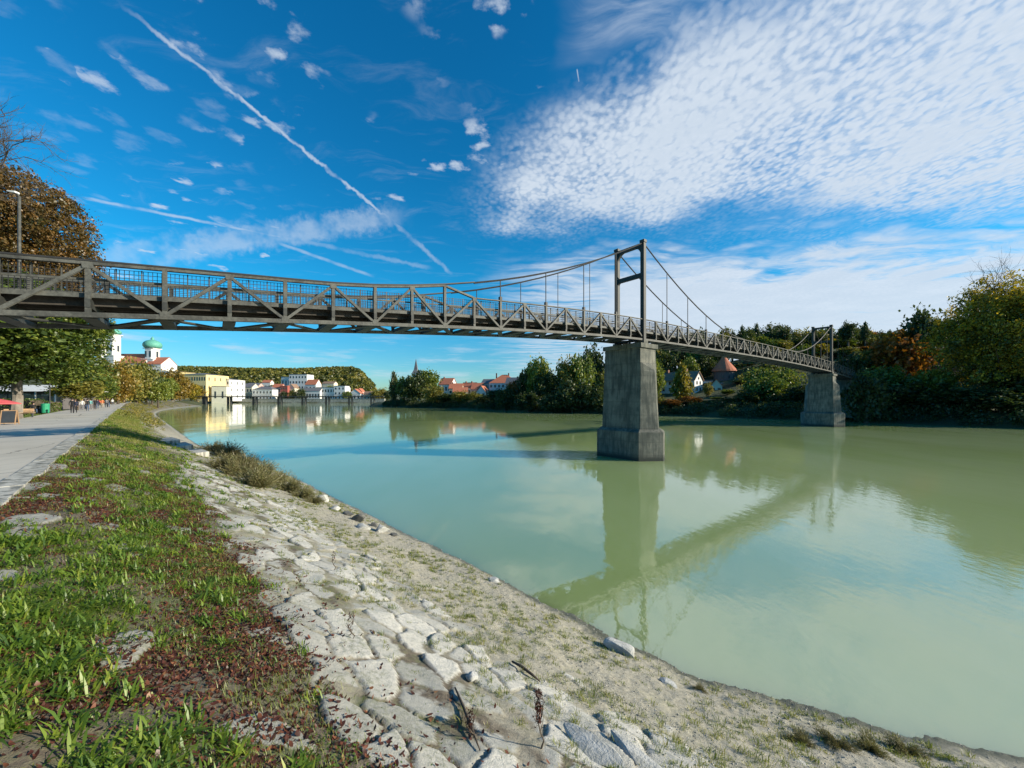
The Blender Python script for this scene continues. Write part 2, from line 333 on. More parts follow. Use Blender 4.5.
M_ground, t, b = new_mat('ground_cover'); co = t.new('ShaderNodeTexCoord').outputs['Object']
n1 = t.noise(co, 0.12, 6, 0.65); n2 = t.noise(co, 1.5, 5, 0.65)
c = t.mix(t.ramp(n1, 0.35, 0.65), (0.04,0.055,0.015), (0.075,0.08,0.025)); c = t.mix(t.ramp(n2, 0.5, 0.75), c, (0.035,0.032,0.018))
c = t.mix(A('bed') if False else t.new('ShaderNodeAttribute', attribute_name='bed').outputs['Fac'], c, (0.035,0.033,0.022))
t.put(b.inputs['Base Color'], c); b.inputs['Roughness'].default_value = 0.95; bump(t, b, n2, 0.8, 0.3)

# water: silty green river
M_water, t, b = new_mat('river_water'); geo = t.new('ShaderNodeNewGeometry').outputs['Position']
rot = math.radians(-45)
wc = t.noise(t.mapping(geo, rot=(0,0,rot), sc=(1,0.35,1)), 0.05, 4, 0.6)
t.put(b.inputs['Base Color'], t.mix(t.ramp(wc, 0.35, 0.65), (0.285,0.37,0.145), (0.345,0.42,0.215)))
b.inputs['Roughness'].default_value = 0.035; b.inputs['IOR'].default_value = 2.1; b.inputs['Specular IOR Level'].default_value = 1.0
b.inputs['Subsurface Weight'].default_value = 0.85; b.inputs['Subsurface Radius'].default_value = (1, 1, 1); b.inputs['Subsurface Scale'].default_value = 4.0
r1 = t.noise(t.mapping(geo, rot=(0,0,rot), sc=(1,0.45,1)), 0.55, 3, 0.5); r2 = t.noise(t.mapping(geo, rot=(0,0,rot), sc=(1,0.6,1)), 3.2, 3, 0.55); r3 = t.noise(t.mapping(geo, rot=(0,0,rot), sc=(1,0.5,1)), 0.12, 2, 0.5)
pd = t.vmath('LENGTH', t.vmath('MULTIPLY', t.vmath('SUBTRACT', geo, (4.0, 39.0, 0)), (0.10, 0.16, 1)))
wake = t.ramp(pd, 1.6, 0.3)
patch = t.ramp(t.noise(t.mapping(geo, rot=(0,0,rot), sc=(1,0.25,1)), 0.035, 3, 0.6), 0.40, 0.66)
rh = t.math('ADD', t.math('MULTIPLY', r1, 0.013), t.math('MULTIPLY', r3, 0.03))
rh = t.math('ADD', rh, t.math('MULTIPLY', r2, t.math('ADD', t.math('ADD', t.math('MULTIPLY', patch, 0.0060), t.math('MULTIPLY', wake, 0.028)), 0.0022)))
bump(t, b, rh, 1.0, 1.0)
print('materials done')

# ------------------------------------------------------------------ terrain
PZ = 3.45                                                     # promenade level
def shoreS(u):
    return 7.3 + 0.40*np.clip(2.6-u, 0, 7)**1.05 - 2.3*sst(25, 60, u) + np.where(u > 150, (np.maximum(u-150, 0))**2*0.0009, 0)*(u < 330) + np.where(u >= 330, 29.2+(u-330)*0.13, 0)
def promP(u): return -1.6 + np.where(u > 170, np.maximum(u-170, 0)**2*0.0008, 0)*(u < 330) + np.where(u >= 330, 20.5+(u-330)*0.13, 0)
def farV(u): return 111 + 2.0*np.sin(u*0.05) + 1.2*np.sin(u*0.17+1)
def ground_h(X, Y):
    u = (-X+Y)*R2; v = (X+Y)*R2
    near = np.maximum(shoreS(u)-v, Y-415)                      # metres inland on the town side
    far = np.minimum(np.minimum(v-farV(u), (300-Y)), (X+92+0.12*(Y-235)))
    d = np.maximum(near, far)
    h = np.where(d < 0, np.maximum(-2.5, d*0.5-0.35), 0)
    hn = np.where(d >= 0, np.minimum(PZ-0.12, -0.35+d*0.42), 0)
    hn = np.where(near >= far, hn, np.minimum(-0.2+d*0.75, 2.6+0.03*np.maximum(d-4, 0)))
    h = np.where(d >= 0, hn, h)
    # wooded slope on the opposite bank
    hill = 19*sst(128, 235, v)*sst(175, 30, u)*sst(-500, -150, u) + 4*sst(150, 260, v)*sst(290, 200, u)
    h = h + np.where(far > 3, hill*sst(3, 30, far), 0)
    # cathedral rise
    h = h + np.where(Y > 260, 24*np.exp(-(((X+470)/120)**2+((Y-520)/110)**2)), 0)*(near > 10)
    # wooded ridge beyond the town
    rx = X/np.maximum(Y, 1)
    rid = 84*sst(900, 1200, Y)*sst(-0.325, -0.42, rx)*(Y > 500)*(0.92+0.16*fbm(X*0.004, Y*0.004, 3)) + 20*sst(900, 2400, Y)*(Y > 500)
    rid = rid + 70*sst(600, 1500, X)*sst(0, 300, X)
    h = h + rid*(d > 0)
    return h, d
rr = np.concatenate([[0.0], np.geomspace(2.0, 9000, 230)]); th = np.linspace(0, 2*np.pi, 541)[:-1]
RR, TH = np.meshgrid(rr, th, indexing='ij'); GX, GY = RR*np.sin(TH), RR*np.cos(TH)
GH, GD = ground_h(GX, GY)
gu, gv = (-GX+GY)*R2, (GX+GY)*R2
inb = (gu > -28) & (gu < 330) & (gv < shoreS(gu)+3.5) & (gv > promP(gu)-7.5)
GH = np.where(inb, np.minimum(GH, 0)*1.0 - 1.2*(gv > promP(gu)-0.8) - 0.25, GH); GH = np.where(inb & (gv <= promP(gu)+0.4), PZ-0.6, GH)
n, k = GX.shape; idx = np.arange(n*k).reshape(n, k)
Fg = np.stack([idx[:-1], np.roll(idx, -1, 1)[:-1], np.roll(idx, -1, 1)[1:], idx[1:]], -1).reshape(-1, 4)[:, ::-1]
link('ground', fast('ground', np.stack([GX, GY, GH], -1).reshape(-1, 3), Fg, {'bed': sst(2, -2, GD).ravel()}), M_ground, smooth=True, kind='structure')
wb = MB(); wb.add([(-6000,-3000,0),(6000,-3000,0),(6000,6000,0),(-6000,6000,0)], [(0,1,2,3)]); wb.build('river_water', M_water, kind='structure')

# --- the paved bank in front of the camera: one sheet with real stones, soil and silt
def slabs(u, v):
    """irregular pitched stones: returns height above bedding, stone mask, per-stone random"""
    S = 0.60; wu = u/S*0.9 + 0.9*(fbm(u*1.3, v*1.3, 4, 3)-0.5); wv = v/(S*0.72) + 0.9*(fbm(u*1.3, v*1.3, 4, 5)-0.5)
    ci, cj = np.floor(wu), np.floor(wv); d1 = np.full(u.shape, 9.0); d2 = np.full(u.shape, 9.0); rid = np.zeros(u.shape); tx = np.zeros(u.shape); ty = np.zeros(u.shape)
    for a in (-1, 0, 1):
        for b_ in (-1, 0, 1):
            px = ci+a+0.12+0.76*hsh(ci+a, cj+b_, 1); py = cj+b_+0.12+0.76*hsh(ci+a, cj+b_, 2)
            dd = np.hypot(wu-px, wv-py); r = hsh(ci+a, cj+b_, 3)
            new = dd < d1; d2 = np.where(new, d1, np.minimum(d2, dd)); rid = np.where(new, r, rid); tx = np.where(new, wu-px, tx); ty = np.where(new, wv-py, ty); d1 = np.where(new, dd, d1)
    e = d2-d1; m = sst(0.03, 0.11, e + 0.16*(fbm(u*7, v*7, 4, 8)-0.5))
    tilt = (rid-0.5)*0.10*tx + (hsh(np.floor(rid*997), 3.3)-0.5)*0.10*ty
    cu_, cv_ = u-tx*S/0.9, v-ty*S*0.72
    return m, rid, tilt, cu_, cv_
def bank(u, v):
    S = shoreS(u); P0 = promP(u); s = (v-P0)/(S-P0)               # 0 at the kerb, 1 at the waterline
    base = np.interp(s, [-0.3, -0.02, -0.004, 0.10, 0.35, 0.62, 0.85, 1.0, 1.5], [PZ-0.30, PZ-0.22, PZ-0.03, PZ-0.24, PZ-1.15, 1.25, 0.42, 0.0, -1.5])
    base = base + 0.22*(fbm(u*0.35, v*0.5, 4, 11)-0.5)*sst(0.02, 0.15, s)*sst(1.15, 0.8, s) + 0.10*(fbm(u*0.22, v*0.3, 3, 21)-0.5)*sst(0.8, 1.0, s)
    m, rid, tilt, cu_, cv_ = slabs(u, v); n_ = np.clip((fbm(u*0.55, v*0.8, 4, 31)-0.5)*1.8+0.5, 0, 1); nf = fbm(u*3.1, v*3.1, 4, 41)
    sc_ = (cv_-P0)/(S-P0); nc_ = np.clip((fbm(cu_*0.55, cv_*0.8, 4, 31)-0.5)*1.8+0.5, 0, 1)
    white = sst(0.25, 0.37, s+0.16*(n_-0.5)+0.05*(nf-0.5))*sst(0.86, 0.66, s+0.14*(n_-0.5))
    wc = sst(0.25, 0.35, sc_+0.16*(nc_-0.5))*sst(0.84, 0.66, sc_+0.14*(nc_-0.5))
    r2 = hsh(np.floor(rid*7919), 1.7); pres = np.clip(wc + (r2 < 0.30-0.25*nc_+0.12*sst(0.1,0.3,sc_))*1.0, 0, 1)*np.where(u > 16, sst(60, 16, u), 1)
    top_ = 0.022+0.034*rid + tilt + 0.022*(fbm(u*6, v*6, 4, 91)-0.5) + 0.010*(fbm(u*20, v*20, 3, 92)-0.5)
    h_st = m*top_ - (1-m)*0.05 - (1-pres)*0.3
    soil = 0.014 + 0.095*(fbm(u*1.1, v*1.9, 4, 51)-0.5) + 0.03*(fbm(u*7, v*7, 4, 61)-0.5) + 0.012*(fbm(u*22, v*22, 2, 71)-0.5) + 0.06*sst(0.62, 0.80, s) + 0.014*(1-white)
    soil = soil + 0.006*white
    stone = sst(-0.004, 0.006, h_st-soil)
    silt = sst(0.46, 0.62, s + 0.10*(n_-0.5)); silt = np.maximum(silt, 0.75*white*sst(0.42, 0.60, fbm(u*0.9, v*1.7, 4, 53)))
    silt = silt*(1-0.75*sst(50, 100, u)*sst(1.0, 0.9, s))
    z = base + np.maximum(h_st, soil) + 0.02*sst(0.6, 0.8, s)*(fbm(u*18, v*18, 2, 81))
    return z, s, stone, rid, silt, n_, nf, white
vg = np.concatenate([np.linspace(-0.07, 1.18, 400)])
ug = np.concatenate([np.arange(-26, -4, 0.3), np.arange(-4, 12, 0.027), 12*np.exp(np.arange(0, 3.3, 0.0045))])
UU, SS = np.meshgrid(ug, vg, indexing='ij'); VV = promP(UU) + SS*(shoreS(UU)-promP(UU))
BZ, bs_, bst, brid, bsilt, bn, bnf, bwh = bank(UU, VV)
BX, BY = uv2(UU, VV)
n, k = BX.shape; idx = np.arange(n*k).reshape(n, k)
Fb = np.stack([idx[:-1, :-1], idx[1:, :-1], idx[1:, 1:], idx[:-1, 1:]], -1).reshape(-1, 4)[:, ::-1]
me = fast('river_bank', np.stack([BX, BY, BZ], -1).reshape(-1, 3), Fb,
          {'stone': bst.ravel(), 'cell': brid.ravel(), 'silt': bsilt.ravel(), 'moss': (sst(0.5, 0.7, bn)*(1-bst)*0.8*sst(0.62,0.5,bs_) + 0.5*sst(0.45,0.7,bnf)*sst(0.6,0.4,bs_)).clip(0,1).ravel(), 'old': sst(0.44, 0.30, bs_).ravel(), 'wet': (sst(0.16, 0.02, BZ+0.10*(bnf-0.5))).ravel()})
link('river_bank', me, M_bank, smooth=True, kind='structure')

# --- promenade strips following the bank
def strip(name, mat, off0, off1, z, th, us):
    mb = MB(); rings = []
    for u in us:
        p = float(promP(np.array(float(u)))); a = uv2(u, p+off0); c_ = uv2(u, p+off1)
        rings.append([(a[0], a[1], z-th), (c_[0], c_[1], z-th), (c_[0], c_[1], z), (a[0], a[1], z)])
    mb.loft(rings); return mb.build(name, mat, kind='structure')
us = list(range(-60, 170, 10)) + list(range(170, 440, 6))
strip('promenade_path', M_path, -5.5, -0.42, PZ, 0.3, us)
kb = MB()
for i in range(-40, 190):                                          # kerb slabs with open joints and a little wander
    u0 = i*1.6; p = float(promP(np.array(u0+0.8))); j = random.uniform(-0.03, 0.03); dz = random.uniform(-0.012, 0.012)
    q = [uv2(u0+0.004, p-0.42+0.004), uv2(u0+1.596, p-0.42+0.004), uv2(u0+1.596, p+j+0.02), uv2(u0+0.004, p+j+0.02)]
    kb.add([(x, y, PZ-0.35) for x, y in q] + [(x, y, PZ+0.035+dz) for x, y in q], [(3,2,1,0),(4,5,6,7),(0,1,5,4),(1,2,6,5),(2,3,7,6),(3,0,4,7)])
kb.build('kerb', M_kerb, kind='structure')

# ------------------------------------------------------------------ bridge
BD = Vector((0.7878, 0.6160, 0)); BN = Vector((-0.6160, 0.7878, 0)); BP0 = Vector((-14.6, 13.09, 0)); PL = 13.09*0.09203/0.6160
WID = 2.75; TH_ = 1.78
kk = [-9, -4, 0, 3, 7, 11, 14, 17, 24, 31, 38, 48.5, 55, 60]; zk = [1.0, 2.1, 2.87, 3.38, 4.05, 4.62, 4.96, 5.20, 5.36, 5.42, 5.36, 4.99, 4.40, 3.9]
_kx = np.linspace(-9, 60, 700); _kz = np.interp(_kx, kk, zk); ker = np.ones(41)/41; _kz = np.convolve(np.pad(_kz, 20, mode='edge'), ker, 'valid')
def zb(k): return EYE + float(np.interp(k, _kx, _kz))
def bp(k, n=0.0, dz=0.0): p = BP0 + BD*(PL*k) + BN*n; return Vector((p.x, p.y, zb(k)+dz))
K1, K2 = 17.0, 48.4; TOW = 8.5
def cab(k):
    """cable height above the bottom chord; None where the cable has merged with the chord"""
    if k < K1: x = (13.5-(K1-k))/13.5; p = 1.87
    elif k <= (K1+K2)/2: x = (10.8-(k-K1))/10.8; p = 1.7
    elif k <= K2: x = (10.8-(K2-k))/10.8; p = 1.7
    else: x = (13.5-(k-K2))/13.5; p = 1.87
    return TH_ + (TOW-TH_)*max(x, 0)**p
KA, KB = -8, 58
br = empty('suspension_footbridge', bp(20)*1.0, label='long grey steel truss footbridge with slim portal towers on two concrete piers in the river', cat='bridge')
inv_ = Matrix.Translation(-br.location)
class BMB(MB):
    def build(s, name, mat, parent=br, **kw):
        s.v = [tuple(Vector(v)-br.location) for v in s.v]; return super().build(name, mat, parent, **kw)
def top(k):                                                    # top chord height: follows the cable where they merge
    if k <= 7.01 or k >= K2+10-0.01: return cab(k)
    return TH_
ks = list(range(KA, KB+1))
posts, diags, hangers = [], [], []
for side in (0, 1):
    nn = side*WID
    m = BMB()
    for a in range(KA, KB): m.beam(bp(a, nn), bp(a+1, nn), 0.17, 0.17)
    m.build('bottom_chord', M_steel)
    m = BMB()                                                       # light flange on the top of the chord
    for a in range(KA, KB):
        ta, tb = top(a), top(a+1)
        if a == 7: ta = cab(7)
        m.beam(bp(a, nn, ta), bp(a+1, nn, tb), 0.16, 0.10 if a < 8 else 0.06)
    m.build('top_chord', M_steel)
    m = BMB()
    for a in range(KA, 8): m.beam(bp(a, nn, cab(a)+0.085), bp(a+1, nn, cab(a+1)+0.085), 0.20, 0.06)
    for a in range(KA, KB):                                         # dark cable band over the chord, then free cable
        if a < 8: continue
        if a == 34: m.build('cable', M_cable); m = BMB()
        ca, cb = cab(a), cab(a+1)
        if ca > TH_+0.02 or cb > TH_+0.02:
            if a < K1 < a+1 or a == 16: pass
            m.tube([bp(a, nn, ca+0.05), bp(a+1, nn, cb+0.05)], 0.06, 6)
    for kt in (K1, K2):
        pass
    m.build('cable', M_cable)
    for a in ks:
        tall = cab(a)
        if abs(a-K1) < 0.1: continue
        m = BMB(); t_ = top(a); w_ = 0.15
        m.beam(bp(a, nn, -0.06), bp(a, nn, t_), w_, 0.14, up=BD); posts.append(((bp(a, nn)).length, m))
        if a > 7 and a < K2+10 and tall > TH_+0.35 and a % 2 == 1:
            m = BMB(); m.tube([bp(a, nn, TH_), bp(a, nn, tall+0.03)], 0.035 if side == 0 else 0.03, 6)
            m.beam(bp(a, nn, TH_-0.05), bp(a, nn, TH_+0.25), 0.17, 0.17, up=BD); hangers.append((bp(a, nn).length, m))
        if a < KB:
            m = BMB(); t1 = top(a+1) if a != 7 else TH_
            p, q = (bp(a, nn, t_-0.05), bp(a+1, nn, 0.05)) if a % 2 == 0 else (bp(a, nn, 0.05), bp(a+1, nn, t1-0.05))
            off = BN*0.045
            m.beam(p+off, q+off, 0.035, 0.11); m.beam(p-off, q-off, 0.035, 0.11)
            for f_ in (0.2, 0.5, 0.8): c_ = p.lerp(q, f_); m.beam(c_-BN*0.06, c_+BN*0.06, 0.05, 0.08)
            diags.append((bp(a+0.5, nn).length, m))
    # gussets at nodes belong to the chord plates
    for a in ks:
        if a > 24 or side: break
        zt = 0.02 if a % 2 else top(a)-0.16
        m = BMB(); m.beam(bp(a-0.07, nn-0.09, zt+0.06), bp(a+0.07, nn-0.09, zt+0.06), 0.012, 0.17); m.build('gusset_plate', M_steel)
    # deck-edge beam
    m = BMB()
    for a in range(KA, KB): m.beam(bp(a, nn+(0.13 if side == 0 else -0.13), 0.70), bp(a+1, nn+(0.13 if side == 0 else -0.13), 0.70), 0.07, 0.15)
    m.build('deck_edge_beam', M_steel)
    # wire screen with handrail
    m = BMB(); no = nn+(0.20 if side == 0 else -0.20); step = 0.125/PL
    a = KA
    while a < 54:
        st = step*(1 if a < 26 else 2); m.beam(bp(a, no, 0.80), bp(a, no, 1.70), 0.017, 0.017, up=BD); a += st
    for h_ in (0.84, 0.98, 1.12, 1.40, 1.55, 1.69):
        for a in range(KA, 54): m.beam(bp(a, no, h_), bp(a+1, no, h_), 0.016, 0.016)
    m.build('wire_screen', M_cable)
    m = BMB()
    for a in range(KA, 56):
        m.beam(bp(a, no, 1.27), bp(a+1, no, 1.27), 0.05, 0.07)
        for q_ in (0.33, 0.67): m.beam(bp(a+q_, no, 0.75), bp(a+q_, no, 1.72), 0.035, 0.035, up=BD)
    m.build('handrail', M_steel)
def emit(lst, name, mat, lim=100):
    lst.sort(key=lambda e: e[0]); rest = BMB()
    for i, (d, m) in enumerate(lst):
        if i < lim: m.build(name, mat)
        else: rest.add(m.v, m.f)
    if rest.v: rest.build(name+'_run', mat, kind='stuff')
emit(posts, 'post', M_steel); emit(diags, 'diagonal', M_steel); emit(hangers, 'hanger', M_cable)
# deck, cross beams, lower bracing
m = BMB()
for a in range(KA, KB): m.beam(bp(a, WID/2, 0.745), bp(a+1, WID/2, 0.745), WID-0.42, 0.06)
m.build('deck', M_wood)
m = BMB()
for a in range(KA, KB):
    for nn in (0.55, 1.375, 2.2): m.beam(bp(a, nn, 0.56), bp(a+1, nn, 0.56), 0.12, 0.32)
m.build('stringers', M_wood)
cbs = []
for a in ks:
    m = BMB(); m.beam(bp(a, -0.1, 0.40), bp(a, WID+0.1, 0.40), 0.14, 0.30); m.beam(bp(a, 0.1, -0.02), bp(a, WID-0.1, -0.02), 0.42, 0.16); cbs.append((bp(a, 1).length, m))
emit(cbs, 'cross_beam', M_tower)
m = BMB()
for a in range(KA, KB):
    p, q = (0.1, WID-0.1) if a % 2 else (WID-0.1, 0.1)
    m.beam(bp(a, p, -0.06), bp(a+1, q, -0.06), 0.30, 0.06)
m.build('wind_bracing', M_tower)
# portal towers
for kt in (K1, K2):
    tw = None
    for nn in (0, WID):
        m = BMB(); p0 = bp(kt, nn, -0.1); p1 = bp(kt, nn, TOW+0.05)
        m.beam(p0, p1, 0.36, 0.34, up=BD); m.beam(bp(kt, nn, TOW+0.05), bp(kt, nn, TOW+0.28), 0.46, 0.42, up=BD)
        m.build('tower_leg', M_tower)
    m = BMB()
    m.beam(bp(kt, 0.18, TOW-0.12), bp(kt, WID-0.18, TOW-0.12), 0.30, 0.30)
    N_ = 8
    for hz_, hh in ((TOW-0.26, 1.0), (5.55, 0.35)):                 # curved haunches
        if hh < 0.5: m.build('portal_beam', M_tower); m = BMB()
        for s_ in (0, 1):
            pts = []
            for i in range(N_+1):
                t_ = i/N_*math.pi/2; r_ = hh*0.75
                pts.append((r_*(1-math.sin(t_)), -hh*(1-math.cos(t_)) if False else -r_*(1-math.cos(t_))))
            for i in range(N_):
                a0, a1 = pts[i], pts[i+1]
                f = (lambda x: 0.18+x) if s_ == 0 else (lambda x: WID-0.18-x)
                v0 = bp(kt, f(a0[0]), hz_); v1 = bp(kt, f(a1[0]), hz_); v2 = bp(kt, f(a1[0]), hz_+a1[1]); v3 = bp(kt, f(a0[0]), hz_+a0[1])
                o1 = BD*0.12; m.add([v-o1 for v in (v0,v1,v2,v3)]+[v+o1 for v in (v0,v1,v2,v3)], [(0,1,2,3),(7,6,5,4),(0,4,5,1),(3,2,6,7),(0,3,7,4),(1,5,6,2)])
    m.beam(bp(kt, 0.18, 5.72), bp(kt, WID-0.18, 5.72), 0.26, 0.38)
    m.build('cross_tie', M_tower)
# tie between tower top and cables (saddle ends)
# piers
def pier(kt):
    c_ = bp(kt, WID/2); c_.z = 0; zt = zb(kt)-0.32
    def rect(a, t, z): return [c_+BN*x+BD*y+Vector((0,0,z)) for x, y in ((-a,-t),(a,-t),(a,t),(-a,t))]
    def octo(a, t, tip, z):                                         # rectangle with pointed cutwaters at both ends
        return [c_+BN*x+BD*y+Vector((0,0,z)) for x, y in ((-a-tip,-t*0.06),(-a,-t),(a,-t),(a+tip,-t*0.06),(a+tip,t*0.06),(a,t),(-a,t),(-a-tip,t*0.06))]
    m = BMB()
    m.loft([octo(2.20, 1.92, 1.15, -2.5), octo(2.20, 1.92, 1.15, 2.40)])
    m.loft([octo(2.20, 1.92, 1.15, 2.402), octo(2.02, 1.55, 0.98, 2.62)])
    m.build('pier_footing', M_pier)
    m = BMB(); m.loft([octo(2.0, 1.42, 0.85, 2.622), octo(1.92, 1.2, 0.62, 7.5), octo(1.92, 1.2, 0.55, 7.7), octo(1.9, 1.19, 0.06, 8.35)]); m.build('cutwater', M_pier)
    m = BMB(); m.loft([rect(1.90, 1.24, 7.0), rect(1.85, 1.16, zt-0.5)]); m.loft([rect(2.02, 1.30, zt-0.498), rect(2.02, 1.30, zt-0.12)])
    for nn in (-1.38, 1.38):
        m.loft([[c_+BN*(nn+x)+BD*y+Vector((0,0,z)) for x, y in ((-.28,-.3),(.28,-.3),(.28,.3),(-.28,.3))] for z in (zt-0.118, zt+0.2)])
    m.build('pier_shaft', M_pier)
pier(K1); pier(K2)
# abutments
for ka, s_ in ((KA, -1), (KB, 1)):
    c_ = bp(ka, WID/2)+BD*s_*1.6; m = BMB(); zt = zb(ka)-0.1
    m.loft([[c_+BN*x*2.4+BD*y*1.7+Vector((0,0,z-c_.z)) for x, y in ((-1,-1),(1,-1),(1,1),(-1,1))] for z in (1.0, zt+0.85)])
    m.build('abutment', M_pier)
# lamp fixed to the far truss
lp = bp(-1.14, WID+0.12, 0.4); lt = empty('bridge_lamp', lp, label='slender grey lamp with short curved arm rising above the bridge railing', cat='street lamp')
lt.scale = (1, 1, 1.035); m = MB(); m.tube([(0,0,0),(0,0,1.6),(0,0,4.22)], [0.06,0.05,0.04], 10); m.build('lamp_post', M_steel, lt, smooth=True)
m = MB(); m.tube([(0,0,4.18),(-0.03,-0.02,4.28),(-0.08,-0.03,4.32),(-0.13,-0.05,4.33)], 0.03, 8); m.build('lamp_arm', M_steel, lt, smooth=True)
m = MB(); m.loft([[(-0.04,-0.10,4.31),(-0.04,0.04,4.31),(-0.04,0.04,4.37),(-0.04,-0.10,4.37)],[(-0.28,-0.14,4.34),(-0.28,-0.02,4.34),(-0.28,-0.02,4.37),(-0.28,-0.14,4.37)]]); m.build('lamp_head', mat_basic('lamp_white', (0.75,0.75,0.72)), lt)
print('bridge done')

# ------------------------------------------------------------------ ground vegetation, litter, gravel (nobody could count these)
def bank_pts(n, smin, smax, umin=-3, umax=60, pw=1.0):
    """positions biased towards the near part of the bank"""
    u = umin + (umax-umin)*RNG.random(n)**(2.6*pw); s = smin+(smax-smin)*RNG.random(n)
    v = promP(u)+s*(shoreS(u)-promP(u)); z, s_, st, rid, silt, n_, nf, wh = bank(u, v); return u, v, z, s, n_, nf, st, wh
def blades(name, mat, u, v, z, ln, wd, tint, lean=0.5, label='', cat='', curl=0.5):
    n = len(u); x, y = uv2(u, v); az = RNG.random(n)*2*np.pi; L = ln*(0.6+0.8*RNG.random(n)); le = lean*(0.3+0.9*RNG.random(n))
    dx, dy = np.cos(az), np.sin(az); px, py = -dy, dx
    def pt(t, wf, sd):
        r = L*t*(le*(0.5+curl*t)); h = L*t*np.sqrt(np.maximum(0.05, 1-(le*(0.4+curl*t))**2))
        return np.stack([x+dx*r+px*wd*wf*sd, y+dy*r+py*wd*wf*sd, z-0.01+h], -1)
    V = np.stack([pt(0,0.35,-1), pt(0,0.35,1), pt(0.5,0.5,-1), pt(0.5,0.5,1), pt(1,0,0)], 1).reshape(-1, 3)
    b = (np.arange(n)*5)[:, None]; Fc = np.concatenate([b+[0,1,2], b+[1,3,2], b+[2,3,4]], 1).reshape(-1, 3)
    return link(name, fast(name, V, Fc, {'tint': np.repeat(tint, 5)}), mat, label=label, cat=cat, kind='stuff')
def keep(a, m): return tuple(x[m] for x in a)
dist = lambda u, v: np.hypot(u, v)
# turf and grass over the upper slope
a = bank_pts(420000, 0.0, 0.62, -3, 90); u, v, z, s, n_, nf, st, wh = a
pn = fbm(u*0.9, v*1.2, 4, 141)
dens = sst(0.44, 0.60, 0.5*n_+0.6*pn)*sst(0.50, 0.28, s)*(1-0.85*st) + 0.16*sst(0.6, 0.3, s)*(1-st) + 0.30*sst(14, 30, u)*sst(0.70, 0.45, s)*sst(0.44,0.60,fbm(u*0.35+4,v*1.1,4,147))
a = keep(a, RNG.random(len(u)) < dens*(1-0.88*wh)*(0.35+0.65*sst(0.40,0.58,fbm(u*1.7+1, v*2.1, 3, 143)))); u, v, z, s, n_, nf, st, wh = a
dd = dist(u, v); blades('grass', L_grass, u, v, z, (0.045+0.05*fbm(u*0.7, v*0.7, 2, 151))*(1+dd*0.012), 0.0030*(1+dd*0.16), np.clip(0.62+0.22*sst(10,26,u)-0.6*(fbm(u*0.8, v*0.8, 3, 161)-0.3)+RNG.normal(0, 0.16, len(u)), 0, 1), 0.8, 'mixed green and straw coloured grass growing over the upper bank beside the promenade', 'grass')
# leafy weeds in clumps
nc = 2600; cu, cv, cz, cs, cn, cnf, cst, cwh = bank_pts(nc, 0.01, 0.50, -2.5, 75, 0.8)
pn = fbm(cu*0.55+3, cv*0.8, 3, 171); m_ = (RNG.random(nc) < sst(0.44, 0.60, pn)*sst(0.48, 0.30, cs)+0.05) & (cst < 0.7) & (RNG.random(nc) > 0.8*cwh); cu, cv = cu[m_], cv[m_]
# a rich leafy patch at the lower left of the view and others along the slope
for (pu, pv, pr, pk) in ((5.8, -0.75, 0.55, 120), (4.6, -0.6, 0.5, 80), (7.5, -0.2, 0.7, 90), (9.5, 0.2, 0.8, 80), (3.2, 0.1, 0.35, 45), (12.5, 0.5, 1.2, 90), (6.6, 1.0, 0.4, 30), (17, 0.6, 1.6, 110), (24, 0.8, 2.0, 120), (35, 0.8, 3, 120), (8.4, -1.2, 0.5, 70)):
    cu = np.concatenate([cu, pu+RNG.normal(0, pr, pk)]); cv = np.concatenate([cv, np.clip(pv+RNG.normal(0, pr*0.55, pk), -1.5, 2.6)])
k = 26; uu = np.repeat(cu, k)+RNG.normal(0, 1, len(cu)*k)*0.055*(1+np.repeat(cu, k).clip(0)*0.03); vv = np.repeat(cv, k)+RNG.normal(0, 1, len(cu)*k)*0.055
zz_ = bank(uu, vv)[0]; dd = dist(uu, vv); hrand = np.repeat(RNG.random(len(cu)), k)
blades('leafy_weeds', L_weed, uu, vv, zz_+RNG.random(len(uu))*0.05*hrand, 0.055+0.085*hrand, (0.008+0.008*hrand)*(1+dd*0.05), np.clip(np.repeat(RNG.random(len(cu))*0.5+0.15, k)+RNG.normal(0, 0.15, len(uu)), 0, 1), 1.15, 'bright green broad-leaved weeds in clumps on the upper bank', 'weeds', 0.6)
# sparse tufts on the silt and stone
nc = 8000; cu, cv, cz, cs, cn, cnf, cst, cwh = bank_pts(nc, 0.42, 1.0, -3, 45, 0.75)
pn = fbm(cu*0.7+9, cv*0.9, 3, 181); m_ = (RNG.random(nc) < 0.10+sst(0.44, 0.60, pn)*sst(0.30,0.60,cs)); cu, cv = cu[m_], cv[m_]; k = 20
uu = np.repeat(cu, k)+RNG.normal(0, 0.035, len(cu)*k); vv = np.repeat(cv, k)+RNG.normal(0, 0.035, len(cu)*k); dd = dist(uu, vv)
blades('sparse_tufts', L_grass, uu, vv, bank(uu, vv)[0], 0.035+0.075*np.repeat(RNG.random(len(cu))**2, k), 0.0034*(1+dd*0.15), np.clip(np.repeat(RNG.random(len(cu))*0.6+0.25, k)+RNG.normal(0, 0.12, len(uu)), 0, 1), 0.9, 'small yellow-green tufts scattered over the pale silt near the water', 'tufts')
